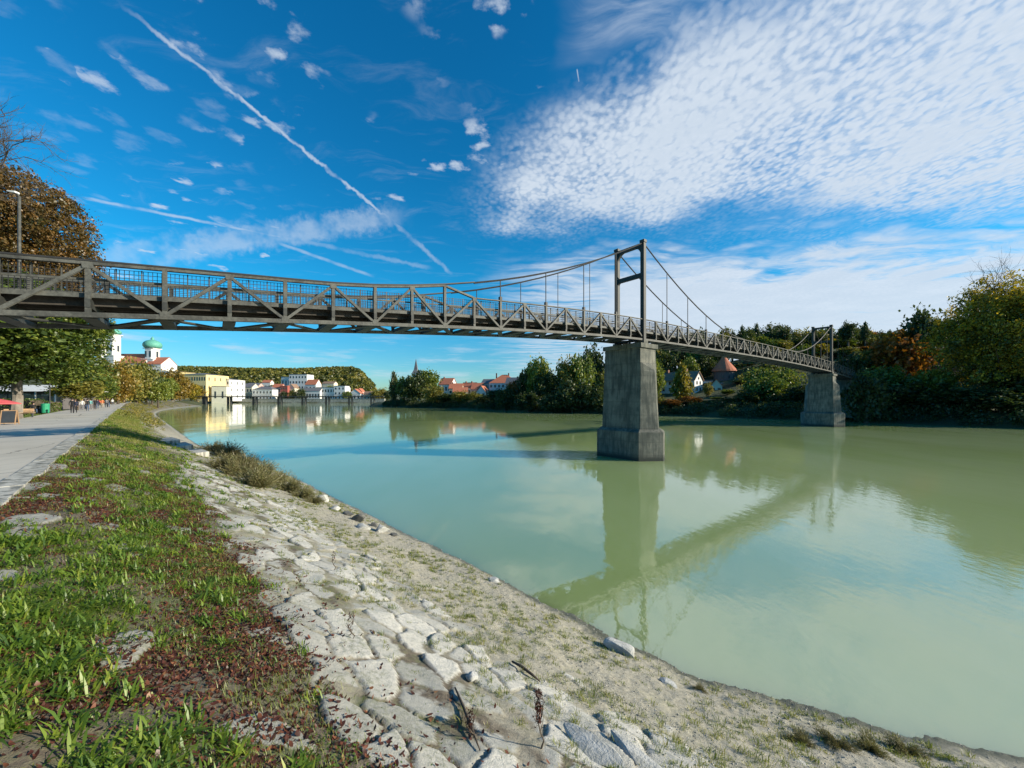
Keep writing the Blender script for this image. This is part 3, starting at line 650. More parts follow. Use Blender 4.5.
# fallen leaves
n = 340000; a = bank_pts(n, 0.0, 0.60, -3, 40, 0.9); u, v, z, s, n_, nf, st, wh = a
pn = fbm(u*0.8+5, v*1.1+2, 4, 191)
dens = (sst(0.40, 0.54, pn)*1.0+0.10)*sst(0.50, 0.36, s+0.12*(n_-0.5))*sst(30, 9, u)*(1-0.72*st)*(1+sst(0.1, 0.3, s)*0.6) + 0.015
a = keep(a, RNG.random(n) < (dens+0.35*sst(0.16,0.26,s)*sst(0.44,0.34,s)*sst(12,5,u))*(1-0.955*wh)); u, v, z, s, n_, nf, st, wh = a; n = len(u)
def flakes(name, mat, u, v, z, l0, l1, asp, tilt, tint, label, cat, cup=0.25):
    n = len(u); x, y = uv2(u, v); az = RNG.random(n)*6.283; L = l0+(l1-l0)*RNG.random(n); Wd = L*(asp+0.3*RNG.random(n)); tl = RNG.normal(0, tilt, n); rl = RNG.normal(0, tilt, n)
    ax = np.stack([np.cos(az)*np.cos(tl), np.sin(az)*np.cos(tl), np.sin(tl)], -1); bx = np.stack([-np.sin(az)*np.cos(rl), np.cos(az)*np.cos(rl), np.sin(rl)], -1)
    c0 = np.stack([x, y, z], -1); up_ = np.array([0,0,1.0])*(L*cup)[:, None]; LL = L[:, None]; WW = Wd[:, None]
    V = np.stack([c0-ax*LL+up_, c0-ax*LL*0.35+bx*WW, c0-ax*LL*0.35-bx*WW, c0+ax*LL*0.45+bx*WW*0.8+up_*0.3, c0+ax*LL*0.45-bx*WW*0.8+up_*0.3, c0+ax*LL+up_*RNG.random(n)[:,None]*2], 1).reshape(-1, 3)
    b = (np.arange(n)*6)[:, None]; Fc = np.concatenate([b+[0,1,2], b+[1,3,2], b+[2,3,4], b+[3,5,4]], 1).reshape(-1, 3)
    link(name, fast(name, V, Fc, {'tint': np.repeat(tint, 6)}), mat, label=label, cat=cat, kind='stuff')
flakes('fallen_leaves', L_litter, u, v, z+0.008+0.012*RNG.random(n), 0.014, 0.034, 0.3, 0.45, np.clip(RNG.beta(1.3, 2.8, n)*1.0, 0, 1), 'reddish brown fallen leaves lying between the stones and weeds', 'leaf litter')
n = 300000; a = bank_pts(n, 0.0, 0.56, -3, 45, 0.9); u, v, z, s, n_, nf, st, wh = a
dens = sst(0.47, 0.60, fbm(u*1.0+8, v*1.3+4, 4, 193))*sst(0.48, 0.32, s+0.10*(n_-0.5))*(1-0.9*st)*(1-0.9*wh)+0.02*(1-wh)
a = keep(a, RNG.random(n) < dens); u, v, z, s, n_, nf, st, wh = a; n = len(u)
flakes('creeping_weeds', L_weed, u, v, z+0.008+0.055*RNG.random(n)**1.5, 0.006, 0.016+0.0, 0.35, 0.5, np.clip(0.15+0.9*(fbm(u*0.9, v*0.9, 3, 197)-0.25)+RNG.normal(0,.12,n), 0, 1), 'low creeping small-leaved weeds matted over the upper bank', 'weeds', 0.1)
# pebbles
n = 42000; a = bank_pts(n, 0.55, 1.04, -3, 45, 0.8); u, v, z, s, n_, nf, st, wh = a
m_ = RNG.random(n) < (0.18+0.9*sst(0.45, 0.62, fbm(u*1.3, v*1.6, 3, 201)))*sst(0.55, 0.72, s)+0.05; u, v, z, s = u[m_], v[m_], z[m_], s[m_]; n = len(u)
x, y = uv2(u, v); r = 0.006+0.014*RNG.random(n)**3.5+0.0006*u.clip(0)
oc = np.array([[1,0,0],[0,1,0],[-1,0,0],[0,-1,0],[0,0,1],[0,0,-1]], float); az = RNG.random(n)*6.28; ca, sa = np.cos(az), np.sin(az)
jit = 0.65+0.7*RNG.random((n, 6, 1)); O = oc[None]*jit*np.array([1.25, 0.85, 0.6])
V = np.stack([O[...,0]*ca[:,None]-O[...,1]*sa[:,None], O[...,0]*sa[:,None]+O[...,1]*ca[:,None], O[...,2]], -1)*r[:,None,None]+np.stack([x, y, z], -1)[:,None]
tri = np.array([[0,1,4],[1,2,4],[2,3,4],[3,0,4],[1,0,5],[2,1,5],[3,2,5],[0,3,5]]); Fc = (np.arange(n)*6)[:,None,None]+tri[None]
link('shore_gravel', fast('shore_gravel', V.reshape(-1, 3), Fc.reshape(-1, 3), {'tint': np.repeat(RNG.random(n)*0.8, 6)}), M_gravel, label='fine grey gravel scattered over the silt along the waterline', cat='gravel', kind='stuff')

# verge grass behind the path
n = 60000; u = 18+150*RNG.random(n)**1.8; v = -7.3-16*RNG.random(n)**1.2; x, y = uv2(u, v); z = np.full(n, PZ-0.13)
u0 = u; 
def blades_xy(name, mat, x, y, z, ln, wd, tint, lean, **kw):
    n = len(x); az = RNG.random(n)*6.283; L = ln*(0.6+0.8*RNG.random(n)); dx, dy = np.cos(az)*lean*L, np.sin(az)*lean*L; px, py = -np.sin(az)*wd, np.cos(az)*wd
    V = np.stack([np.stack([x-px, y-py, z], -1), np.stack([x+px, y+py, z], -1), np.stack([x+dx, y+dy, z+L], -1)], 1).reshape(-1, 3)
    return link(name, fast(name, V, np.arange(n*3).reshape(-1, 3), {'tint': np.repeat(tint, 3)}), mat, kind='stuff', **kw)
blades_xy('verge_grass', L_grass, x, y, z, 0.10, 0.02, np.clip(RNG.normal(0.25, 0.15, n), 0, 1), 0.4, label='mown green lawn between the promenade and the trees', cat='lawn')

# --- rocks at the waterline and other single things on the bank
def rock_mesh(name, r, seed, flat=0.6, elong=1.4, sub=3):
    bm = bmesh.new(); bmesh.ops.create_icosphere(bm, subdivisions=sub, radius=1); rs = random.Random(seed)
    cuts = [(Vector((rs.gauss(0,1), rs.gauss(0,1), rs.gauss(0,0.8))).normalized(), rs.uniform(0.45, 0.85)) for _ in range(9)]
    for vtx in bm.verts:
        for nrm, dd_ in cuts:
            e = vtx.co.dot(nrm)-dd_
            if e > 0: vtx.co -= nrm*e*0.92
        q = vtx.co; nz = math.sin(q.x*7+seed)*math.sin(q.y*8+1.3*seed)*math.sin(q.z*9)*0.05
        vtx.co = Vector((q.x*elong*r, q.y*r, q.z*flat*r))*(1+nz)
    me = bpy.data.meshes.new(name); bm.to_mesh(me); bm.free(); return me
def on_bank(px, py):
    """where the view ray through a pixel of the photograph meets the bank"""
    dx, dz = (px-CX)/F, (HY-py)/F; t_ = np.geomspace(1.5, 330, 1500); X, Y = dx*t_, t_
    z = bank((-X+Y)*R2, (X+Y)*R2)[0]; hit = np.nonzero(EYE+dz*t_ <= z)[0]; i = hit[0] if len(hit) else -1
    return Vector((X[i], Y[i], z[i]))
rocks = [(620,650,0.24,0.62,1.45,'pale', 'large pale rock lying alone on the silt at the water edge'),
 (549,599,0.13,0.7,1.3,'dark','dark wet rock poking up at the water edge left of the pale rock'),
 (494,579,0.16,0.35,1.6,'pale','flat pale stone half sunk at the water edge beside shallow water'),
 (323,499,0.30,0.8,1.2,'pale','upright pale boulder at the end of the dry bushes'),
 (335,508,0.26,0.5,1.3,'pale','low pale boulder just in front of the upright one'),
 (349,513,0.24,0.5,1.2,'dark','dark boulder, first of the small heap at the water edge'),
 (358,519,0.30,0.8,1.1,'dark','tallest dark boulder of the heap at the water edge'),
 (364,527,0.26,0.5,1.4,'pale','white block at the foot of the dark boulder heap'),
 (381,530,0.30,0.7,1.2,'pale','big whitish boulder at the right of the heap'),
 (374,524,0.16,0.6,1.2,'dark','small dark stone wedged between the heap and the whitish boulder'),
 (393,534,0.15,0.5,1.5,'dark','last small dark stone right of the whitish boulder'),
 (668,682,0.11,0.35,1.5,'pale','thin pale stone lying right of the large pale rock'),
 (590,748,0.20,0.25,2.2,'pale','long flat whitish slab lying on the silt at the bottom of the photo'),
 (640,757,0.16,0.25,2.6,'pale','narrow whitish slab pointing towards the water near the bottom edge'),
 (472,676,0.08,0.6,1.2,'pale','small white stone among the dry weeds')]
for i, (px, py, r, fl, el, kd, lb) in enumerate(rocks):
    p = on_bank(px, py+2); o = link('shore_rock', rock_mesh('shore_rock', r, i+3, fl, el), M_stone if kd == 'pale' else M_stonedark, label=lb, cat='rock', group='rocks along the water edge')
    o.location = p+Vector((0,0,r*fl*0.35)); o.rotation_euler = (random.uniform(-.15,.15), random.uniform(-.15,.15), math.radians(random.uniform(-60,-20)))
# concrete landing slabs half way down the bank
for (px, py, sx, sy, lb) in ((165, 441, 2.3, 1.3, 'upper concrete landing slab on the bank'), (178, 446, 2.1, 1.3, 'middle concrete landing slab on the bank'), (193, 453, 1.9, 1.3, 'lower concrete landing slab nearest the dry bushes')):
    p = on_bank(px, py); m = MB(); m.box(-sx/2, sx/2, -sy/2, sy/2, -0.5, 0.12)
    o = m.build('landing_slab', M_kerb, bevel=0.03, label=lb, cat='concrete slab', group='concrete slabs beside the dry bushes'); o.location = p; o.rotation_euler = (0.02, 0.03, math.radians(-38))
# driftwood sticks
for (a, b_, r, lb) in (((512,664),(540,683),0.022,'short dark stick lying on the silt'), ((455,690),(480,752),0.016,'thin dark branch lying among the dry weeds'), ((612,738),(628,752),0.014,'small broken twig beside the narrow whitish slab')):
    p, q = on_bank(*a), on_bank(*b_); m = MB(); up3 = Vector((0,0,r)); m.tube([p+up3*1.5, p.lerp(q, 0.35)+up3*2.5, p.lerp(q, 0.7)+up3*2, q+up3], [r*0.6, r, r*0.9, r*0.4], 7)
    m.build('stick', M_bark, smooth=True, label=lb, cat='stick')
def stalk(px, py, h, lb, dens_=60, twigs=6):
    p = on_bank(px, py); root = empty('dead_stalk', p, label=lb, cat='dried plant'); rs = random.Random(px)
    m = MB(); pts = [Vector((0.03*math.sin(i*1.7), 0.02*math.cos(i), h*i/6-0.02)) for i in range(7)]; m.tube(pts, [0.009-0.001*i for i in range(7)], 6)
    for i in range(twigs):
        b = pts[2+i%4]; d = Vector((rs.uniform(-1,1), rs.uniform(-1,1), 1.1)).normalized(); m.tube([b, b+d*h*0.12, b+d*h*0.2+Vector((0,0,h*0.05))], [0.004,0.003,0.002], 5)
    m.build('stem', M_bark, root)
    V = []; T = []
    for i in range(dens_*4):
        c = pts[3].lerp(pts[6], rs.random())+Vector((rs.gauss(0,.02), rs.gauss(0,.02), rs.gauss(0,.01)))
        for _ in range(3): V.append(c+Vector((rs.gauss(0,.009), rs.gauss(0,.009), rs.gauss(0,.012))))
        T += [rs.random()*0.35]*3
    link('seed_head', fast('seed_head', np.array(V), np.arange(len(V)).reshape(-1,3), {'tint': T}), L_litter, root)
stalk(541, 750, 0.62, 'tall dark dried flower stalk standing alone on the stones', 90, 5)
stalk(472, 740, 0.30, 'short branching dried weed left of the tall stalk', 25, 14)
stalk(334, 570, 0.40, 'thin dried weed standing on the pale stones further up the bank', 12, 8)
stalk(352, 640, 0.34, 'spindly bare weed in the middle of the pale stones', 10, 10)

# dry riverside bushes
def bush_mesh(name, R, H, n, leafw, leafl, seed, hang=0.3):
    rg = np.random.default_rng(seed); az = rg.random(n)*6.283; el = np.arccos(rg.random(n)**0.7)*0.95; L = R*(0.5+0.6*rg.random(n)); L *= 1
    d = np.stack([np.cos(az)*np.sin(el)*R, np.sin(az)*np.sin(el)*R, np.cos(el)*H], -1)*(0.45+0.6*rg.random(n))[:,None]*(0.8+0.4*np.sin(az*3+seed))[:,None]
    t = rg.random(n)[:,None]**0.5; c = d*t; dirn = d/np.linalg.norm(d, axis=1)[:,None]+rg.normal(0, 0.35, (n,3)); dirn /= np.linalg.norm(dirn, axis=1)[:,None]
    s = np.cross(dirn, rg.normal(0,1,(n,3))); s /= np.linalg.norm(s, axis=1)[:,None]
    l = leafl*(0.6+0.8*rg.random(n))[:,None]; V = np.stack([c-s*leafw, c+s*leafw, c+dirn*l], 1).reshape(-1,3)
    return fast(name, V, np.arange(n*3).reshape(-1,3), {'tint': np.repeat(np.clip(rg.normal(0.5,0.25,n),0,1),3)})
bm1, bm2 = bush_mesh('dry_bush', 1.0, 1.0, 7000, 0.012, 0.17, 5), bush_mesh('dry_bush', 1.0, 0.85, 7000, 0.013, 0.15, 9)
bl = [(214,452,1.0,'leftmost brown bush beside the landing slabs'),(228,458,1.1,'brown bush just right of the landing slabs'),(243,466,1.0,'rounded dry bush with dark base'),(238,476,0.9,'greenish low bush on the landward side'),(258,474,0.9,'dry bush in the middle of the row at the water'),(257,487,0.85,'low straw-coloured bush in front of the middle one'),(275,484,0.75,'small grey-green bush at the water'),(290,492,0.65,'straw-coloured bush near the pale boulders'),(303,498,0.55,'small bush next to the upright boulder'),(223,470,0.8,'pale green tussock on the landward side of the bushes'),(313,503,0.40,'last little tussock before the rocks'),(178,424,1.3,'far dry bush at the first bend of the shore'),(190,431,1.2,'far brown bush behind the landing slabs')]
for i, (px, py, sc_, lb) in enumerate(bl):
    me = bm1 if i % 2 else bm2
    if not me.materials: me.materials.append(L_reed)
    o = bpy.data.objects.new('dry_bush', me); C.objects.link(o); o.location = on_bank(px, py)+Vector((0,0,-0.05)); o.scale = (sc_*1.35, sc_*1.15, sc_*1.15); o.rotation_euler = (0,0,i*1.3)
    tag(o, lb, 'bush', 'dry bushes along the water')
for i, (px, py, sc_, lb) in enumerate([(800,742,0.22,'low mossy tussock at the water edge near the bottom'),(835,745,0.24,'green mossy tussock right of the first one'),(870,750,0.26,'dark brown tussock standing highest at the bottom right'),(905,752,0.26,'rightmost dark tussock by the water'),(700,690,0.14,'tiny tussock at the edge between rock and corner'),(575,605,0.16,'brown tuft between the dark and the pale rock'),(640,640,0.16,'brown tuft behind the large pale rock')]):
    o = bpy.data.objects.new('shore_tussock', bm2 if i % 2 else bm1); C.objects.link(o); o.location = on_bank(px, py)+Vector((0,0,-0.03)); o.scale = (sc_*1.3, sc_, sc_*0.7); o.rotation_euler = (0,0,i*2.1)
    tag(o, lb, 'tussock', 'tussocks at the water edge')
print('bank done')

# ------------------------------------------------------------------ trees
def crown_mesh(name, seed, nclump, nleaf, size, shape='round', ratio=1.0, gaps=0.25, power=2.0, clr=0.20, tint0=0.5, tvar=0.30, topwarm=0.0, blobby=0.18):
    """crown in a unit box: radius 1, z from 0 to 2*ratio; leaves are small quads grouped in clumps"""
    rg = np.random.default_rng(seed); n = nclump
    d = rg.normal(0, 1, (n, 3)); d /= np.linalg.norm(d, axis=1)[:, None]
    rad = 1 if power == 2 else (np.abs(d)**power).sum(1)**(-1/power)
    az = np.arctan2(d[:,1], d[:,0]); lump = 1+blobby*np.sin(3*az+seed)*np.cos(2.3*d[:,2]*2+seed*1.7)+blobby*0.6*np.sin(5*az+2*seed+d[:,2]*5)
    r = (rg.random(n)**0.42)*rad*lump*(1-clr*0.4); c = d*r[:, None]
    if shape == 'column': c[:,0] *= 1-0.55*np.abs((c[:,2]+0.2))**1.6; c[:,1] *= 1-0.55*np.abs((c[:,2]+0.2))**1.6
    if shape == 'cone': k_ = np.clip((1.02-c[:,2])/1.35, 0.05, 1); c[:,0] *= k_*1.1; c[:,1] *= k_*1.1
    if shape == 'wide': c[:,2] = np.where(c[:,2] < 0, c[:,2]*0.8, c[:,2])
    keep_ = rg.random(n) > gaps*(np.sin(c[:,0]*6+seed)*np.sin(c[:,1]*6+1)*np.sin(c[:,2]*7+2) > 0.12); c = c[keep_]; n = len(c)
    cr = clr*(0.55+0.9*rg.random(n)); ct = rg.normal(0, 1, n)*tvar*0.6
    k = nleaf; P_ = np.repeat(c, k, 0)+rg.normal(0, 1, (n*k, 3))*np.repeat(cr, k)[:, None]*np.array([0.5, 0.5, 0.42])
    N = n*k; nr = rg.normal(0, 1, (N, 3))+np.array([0.3, 0, 0.8]); nr /= np.linalg.norm(nr, axis=1)[:, None]
    a = np.cross(nr, rg.normal(0, 1, (N, 3))); a /= np.linalg.norm(a, axis=1)[:, None]; b = np.cross(nr, a)
    s_ = size*(0.6+0.8*rg.random(N))[:, None]; a, b = a*s_, b*s_*0.62
    V = np.stack([P_-a, P_-b*1.0+nr*s_*0.15, P_+a, P_+b*1.0+nr*s_*0.15], 1)
    V[..., 2] = (V[..., 2]+1)*ratio
    t_ = np.clip(tint0+np.repeat(ct, k)+rg.normal(0, 0.10, N)+topwarm*(P_[:,2]), 0, 1)
    return fast(name, V.reshape(-1, 3), np.arange(N*4).reshape(-1, 4), {'tint': np.repeat(t_, 4)})
def trunk_mesh(name, seed, h0, hc, rc, r0, limbs=7):
    """tapered trunk up to h0, limbs reaching into a crown of radius rc, top hc"""
    rs = random.Random(seed); m = MB(); top_ = Vector((rs.uniform(-.1,.1)*rc, rs.uniform(-.1,.1)*rc, h0+(hc-h0)*0.62))
    pts = [Vector((0,0,-0.4)), Vector((0,0,0.25)), Vector((0.1*r0,0.2*r0,h0*0.5)), Vector((0.2*r0,-0.1*r0,h0)), top_.lerp(Vector((0,0,h0)), 0.5), top_]
    m.tube(pts, [r0*1.45, r0*1.05, r0*0.9, r0*0.78, r0*0.42, r0*0.12], 9)
    for i in range(limbs):
        a = i*2.4+rs.random(); z0 = h0*0.92+(hc-h0)*0.4*i/limbs; e = Vector((math.cos(a)*rc*rs.uniform(.5,.85), math.sin(a)*rc*rs.uniform(.5,.85), z0+(hc-h0)*rs.uniform(.15,.4))); b = Vector((0,0,z0))
        md = b.lerp(e, 0.45)+Vector((0,0,(hc-h0)*0.02)); m.tube([b, md, e], [r0*0.38, r0*0.22, r0*0.05], 6)
    return m.mesh(name)
protos = {}
def proto(key, leafmat, **kw):
    me = crown_mesh('crown', **kw); me.materials.append(leafmat); protos[key] = (me, kw.get('ratio', 1.0))
FAR = dict(nclump=230, nleaf=20, size=0.075, clr=0.24)
proto('dark', L_dark, seed=11, **FAR); proto('dark2', L_dark, seed=12, blobby=0.26, **{k_: v_ for k_, v_ in FAR.items()})
proto('green', L_green, seed=13, **FAR); proto('green2', L_green, seed=14, tint0=0.62, **FAR)
proto('olive', L_olive, seed=15, **FAR); proto('olive2', L_olive, seed=16, tint0=0.68, **FAR)
proto('yellow', L_yellow, seed=17, tint0=0.45, **FAR); proto('orange', L_orange, seed=18, tint0=0.45, **FAR); proto('ochre', L_ochre, seed=23, tint0=0.5, **FAR); proto('rust', L_orange, seed=19, tint0=0.25, **FAR)
proto('poplar', L_dark, seed=20, shape='column', nclump=200, nleaf=20, size=0.11, clr=0.30, tint0=0.65); proto('ypoplar', L_yellow, seed=21, shape='cone', nclump=300, nleaf=24, size=0.075, clr=0.22, tint0=0.30, tvar=0.4)
proto('conifer', L_dark, seed=22, shape='cone', nclump=220, nleaf=20, size=0.09, clr=0.26)
TM = {}
def tree(key, x, y, z, R, H, trunk_h, label, group=None, r0=None, cat='tree', rot=None, barkm=M_bark, name='tree'):
    """R crown radius, H total height, crown from trunk_h to H"""
    root = empty(name, (x, y, z), random.uniform(0, 6.28) if rot is None else rot, label=label, cat=cat, group=group)
    me, ra = protos[key]; o = bpy.data.objects.new('crown', me); C.objects.link(o); o.parent = root; o.location = (0, 0, trunk_h); o.scale = (R, R*random.uniform(.92, 1.05), (H-trunk_h)/(2*ra))
    tk = 'tall' if H > 2.6*R else 'wide'
    if tk not in TM: m_ = trunk_mesh('trunk', 5 if tk == 'tall' else 8, 0.30, 1.0, 0.3 if tk == 'tall' else 0.42, 0.028); m_.materials.append(barkm); TM[tk] = m_
    o = bpy.data.objects.new('trunk', TM[tk]); C.objects.link(o); o.parent = root; o.scale = (H, H, H)
    return root
def tpx(key, px, ytop, Y, hw, ybot=None, z=None, label='', group=None, **kw):
    """tree that stands at depth Y with its crown hw pixels to either side"""
    X = (px-CX)/F*Y; gz = float(ground_h(np.array([X]), np.array([float(Y)]))[0][0]) if z is None else z
    H = zat(ytop, Y)-gz; R = hw/F*Y; tb = max(0.3, (zat(ybot, Y)-gz)) if ybot else H*0.18
    return tree(key, X, Y, gz, R, H, min(tb, H*0.6), label, group, **kw)

# -- the big chestnuts at the left, behind the bridge
def big_tree(px, Y, z, name_label, cm, leafm, R, H, th_, r0, barkm, seed):
    X = (px-CX)/F*Y; root = empty('chestnut_tree', (X, Y, z), 0.4, label=name_label, cat='tree')
    cm.materials.append(leafm); o = bpy.data.objects.new('crown', cm); C.objects.link(o); o.parent = root; o.location = (0, 0, th_); o.scale = (R, R, (H-th_)/2)
    t_ = trunk_mesh('trunk', seed, th_+0.8, H, R, r0, 12); t_.materials.append(barkm); o = bpy.data.objects.new('trunk', t_); C.objects.link(o); o.parent = root
    return root
big_tree(-16, 40, PZ-0.15, 'huge old tree with rusty brown rounded crown towering over the left end of the bridge', crown_mesh('crown', 31, 5200, 34, 0.0150, power=3.4, clr=0.07, gaps=0.5, tint0=0.48, tvar=0.35, blobby=0.03), L_brown, 8.2, 26.4, 9.0, 0.45, M_barkpale, 3)
big_tree(16, 36, PZ-0.15, 'broad green chestnut tree with pale thick trunk beneath the left end of the bridge', crown_mesh('crown', 32, 4200, 28, 0.023, power=2.6, clr=0.10, gaps=0.6, tint0=0.42, tvar=0.35, blobby=0.10), L_green, 6.3, 13.2, 3.2, 0.42, M_barkpale, 6)
big_tree(-60, 32, PZ-0.15, 'green tree at the left edge of the photo with low hanging foliage', crown_mesh('crown', 33, 1500, 22, 0.045, power=2.5, clr=0.12, gaps=0.6, tint0=0.35, tvar=0.35, blobby=0.12), L_green, 7.0, 13.5, 3.6, 0.5, M_bark, 9)
# bare branches reaching in at the left edge, above everything
root = empty('bare_tree', (-39.2, 27, PZ-0.15), 0, label='leafless twiggy branches reaching in at the upper left edge', cat='tree')
rs = random.Random(4); m = MB(); m.tube([(0,0,0),(0.2,0,8),(0.6,0,16),(1.0,0,22)], [0.35,0.28,0.2,0.08], 8); m.build('trunk', M_bark, root)
m = MB()
def twig(p, d, L, r, lv):
    pts = [p]; q = p; dd_ = d.copy()
    for i in range(4): dd_ = (dd_+Vector((rs.gauss(0,.16), rs.gauss(0,.16), rs.gauss(0.03,.16)))).normalized(); q = q+dd_*L/4; pts.append(q)
    m.tube(pts, [r*(1-0.2*i) for i in range(5)], 5, cap=False)
    if lv: 
        for i in range(5): b = pts[1+i%4]; twig(b, (dd_+Vector((rs.gauss(0,.6), rs.gauss(0,.6), rs.gauss(.1,.6)))).normalized(), L*0.55, r*0.5, lv-1)
for k_ in range(7): twig(Vector((0.55+0.05*k_, 0, 15.5+k_*0.9)), Vector((1, rs.gauss(0,.4), rs.gauss(0.25,.35))).normalized(), 4.6-0.25*k_, 0.06, 3)
m.build('branches', M_bark, root)

# -- row along the promenade
row = [('olive2',70,358,80,13,'yellowish green tree just right of the big chestnut'),('green',88,366,90,11,'fresh green tree between the chestnut and the orange trees'),('olive',98,362,105,11,'olive tree behind the fresh green one'),
 ('ochre',112,364,120,12,'orange autumn tree, nearest of the orange ones on the promenade'),('olive2',124,362,140,10,'yellow-olive tree below the church tower'),('ochre',118,374,112,8,'rusty small tree in front of the nearest orange tree'),('olive2',136,363,160,11,'tallest olive-yellow tree below the church nave'),('olive',146,365,180,9,'olive green tree right of the tallest one'),
 ('dark2',152,378,175,8,'dark green rounded tree at the water end of the row'),('green2',158,383,165,7,'light green small tree in front of the dark rounded one'),('green',166,379,230,7,'green tree before the rear yellow building'),('ochre',172,371,260,10,'tall orange tree against the yellow building'),('ochre',180,378,275,8,'golden tree right of the tall orange one'),
 ('yellow',191,384,300,6,'thin golden tree in front of the yellow facade'),('ochre',197,387,320,5,'small rusty tree in front of the yellow facade'),('dark',162,380,240,6,'dark tree between green and orange ones')]
for key, px, yt, Y, hw, lb in row:
    tpx(key, px, yt-2, Y, hw*1.35, z=PZ-0.2, label=lb, group='trees along the promenade', ybot=402)
for i in range(12):                                                # undergrowth-height trees behind the promenade on the town side
    Y = 58+i*9; px = 132-1800/Y*1.0-random.uniform(6, 26)
    tpx(['olive','green','dark','rust','olive2','green2'][i % 6], px, 378-random.uniform(0, 8), Y, 1200/Y, z=PZ-0.2, ybot=401, group='background trees behind the cafe', label=f"{['olive','green','dark','rusty','ochre','light green'][i % 6]} tree filling the gap behind the cafe, {['nearest','second','third','fourth','fifth','sixth','seventh','eighth','ninth','tenth','eleventh','farthest'][i]} one back")
# -- opposite bank
FB = 'trees on the opposite bank'
opp = [('poplar',394,373,236,4,405,'slim dark poplar at the left tip of the opposite bank'),
 ('green',404,377,228,8,405,'round dark tree just right of the slim poplar'),('dark2',416,373,222,12,404,'large dark tree in front of the church spire'),('green',428,370,230,11,404,'round green tree right of the church spire'),('olive2',434,386,205,9,405,'yellow-green bushy tree at the water below the red roofs'),
 ('dark',446,394,200,9,407,'low dark shrubby tree at the water edge'),('olive2',462,392,195,10,407,'low yellow-green willow below the red roofs'),('olive2',474,393,190,8,408,'second low yellow-green willow'),('dark2',484,396,180,8,408,'low dark bush left of the apartment house'),('dark',496,390,170,9,409,'dark shrubby tree in front of the apartment house'),
 ('orange',513,382,168,7,408,'orange tree beside the grey roofed house'),('dark',505,388,160,9,410,'dark tree under the orange one'),('dark2',526,368,165,9,410,'dark slender tree right of the orange one'),('green',539,357,160,12,409,'large grey-green tree left of the brown-tinged one'),('dark',548,372,150,12,410,'dark tree at the foot of the large grey-green tree'),
 ('olive2',566,359,150,10,410,'brown-tinged tree in the middle of the wood left of the pier'),('green',580,354,150,13,409,'full green tree left of the near pier'),('dark2',594,346,165,12,409,'tall dark green tree behind the near pier'),('dark',572,380,135,14,412,'dark low tree under the brown-tinged one'),('dark2',598,385,130,13,413,'dark low tree against the near pier'),
 ('olive',604,372,135,7,410,'ochre tinged tree touching the near pier'),('dark',528,392,145,12,411,'dark shrub at the water under the slender tree'),('dark',552,395,135,12,412,'dark shrub at the water in the middle'),
 ('green',622,352,160,12,409,'green tree hidden half behind the near pier'),('dark2',664,350,175,12,400,'dark tree above the white house'),('green2',655,360,150,8,404,'light green tree just right of the near pier'),('ypoplar',682,364,128,9,408,'bright yellow-green conical tree in front of the white house'),
 ('green',690,357,165,7,395,'small green tree behind the white house roof'),('dark',704,354,170,9,392,'dark rounded tree left of the red cone roof'),('orange',690,397,118,10,412,'low orange bush at the foot of the conical tree'),('rust',672,400,116,8,413,'low rusty bush at the water by the conical tree'),
 ('olive',655,396,122,10,413,'dark bush at the water near the pier'),('dark',712,401,116,10,415,'dark bush below the small house'),('dark2',734,398,112,12,416,'dark low tree at the water under the round tower'),('dark',750,390,108,12,416,'dark tree at the water left of the far pier'),
 ('green',768,376,108,14,416,'broad dark tree under the far end of the bridge'),('green',760,368,125,13,405,'green tree below the bridge deck'),('olive',745,366,176,10,395,'olive tree right of the red cone roof'),('green2',786,370,112,13,410,'mid green tree left of the far pier'),('dark',800,385,100,12,418,'dark tree against the far pier'),
 ('yellow',744,373,172,6,388,'small golden tree under the bridge beside the red cone roof'),('dark2',783,395,102,12,418,'low dark tree at the waterline left of the far pier'),
 ('dark',866,372,79,15,424,'dark tree right of the far pier'),('green',884,366,90,18,420,'large dark green tree below the orange one'),('orange',899,331,112,22,395,'big rusty orange tree standing above the dark ones'),('olive',925,378,84,20,422,'dark low tree under the brick house'),
 ('green',935,368,80,15,424,'green shrubby tree in front of the brick house'),('dark2',905,385,82,20,422,'dark low tree at the waterline below the orange tree'),('dark',925,308,112,17,380,'dark tree between the orange and the big golden tree'),('dark2',958,385,76,20,426,'low dark tree under the big golden one'),
 ('dark',1000,390,70,22,428,'low dark tree at the waterline in the right corner'),('dark2',1035,360,72,28,428,'dark tree cut by the right edge'),('olive',1045,290,85,35,400,'olive tree cut by the right edge behind the golden tree'),
 ('dark',845,392,92,10,421,'low dark bush just right of the far pier'),
 ('olive',870,350,118,13,390,'olive tree above the bridge end'),('dark2',850,355,116,11,385,'dark tree above the bridge end'),('green',842,340,178,10,380,'green tree right of the far tower')]
for key, px, yt, Y, hw, yb, lb in opp:
    # the undergrowth reaches the ground: low crowns start near the foot
    tpx(key, px, yt-1, Y, hw*1.15, ybot=yb+1, label=lb, group=FB)
for key, px, yt, Y, hw, yb, lb in (('olive2',708,383,141,4,400,'small ochre tree between the white and the pale green house'),('green',728,389,138,6,402,'low green tree below the low grey house'),('dark2',741,380,150,7,402,'dark tree right of the round tower'),('green2',717,397,132,6,404,'light green bush on the slope below the houses'),('olive',700,400,130,6,405,'olive bush below the white house gable')): tpx(key, px, yt, Y, hw*1.15, ybot=yb+1, label=lb, group=FB)
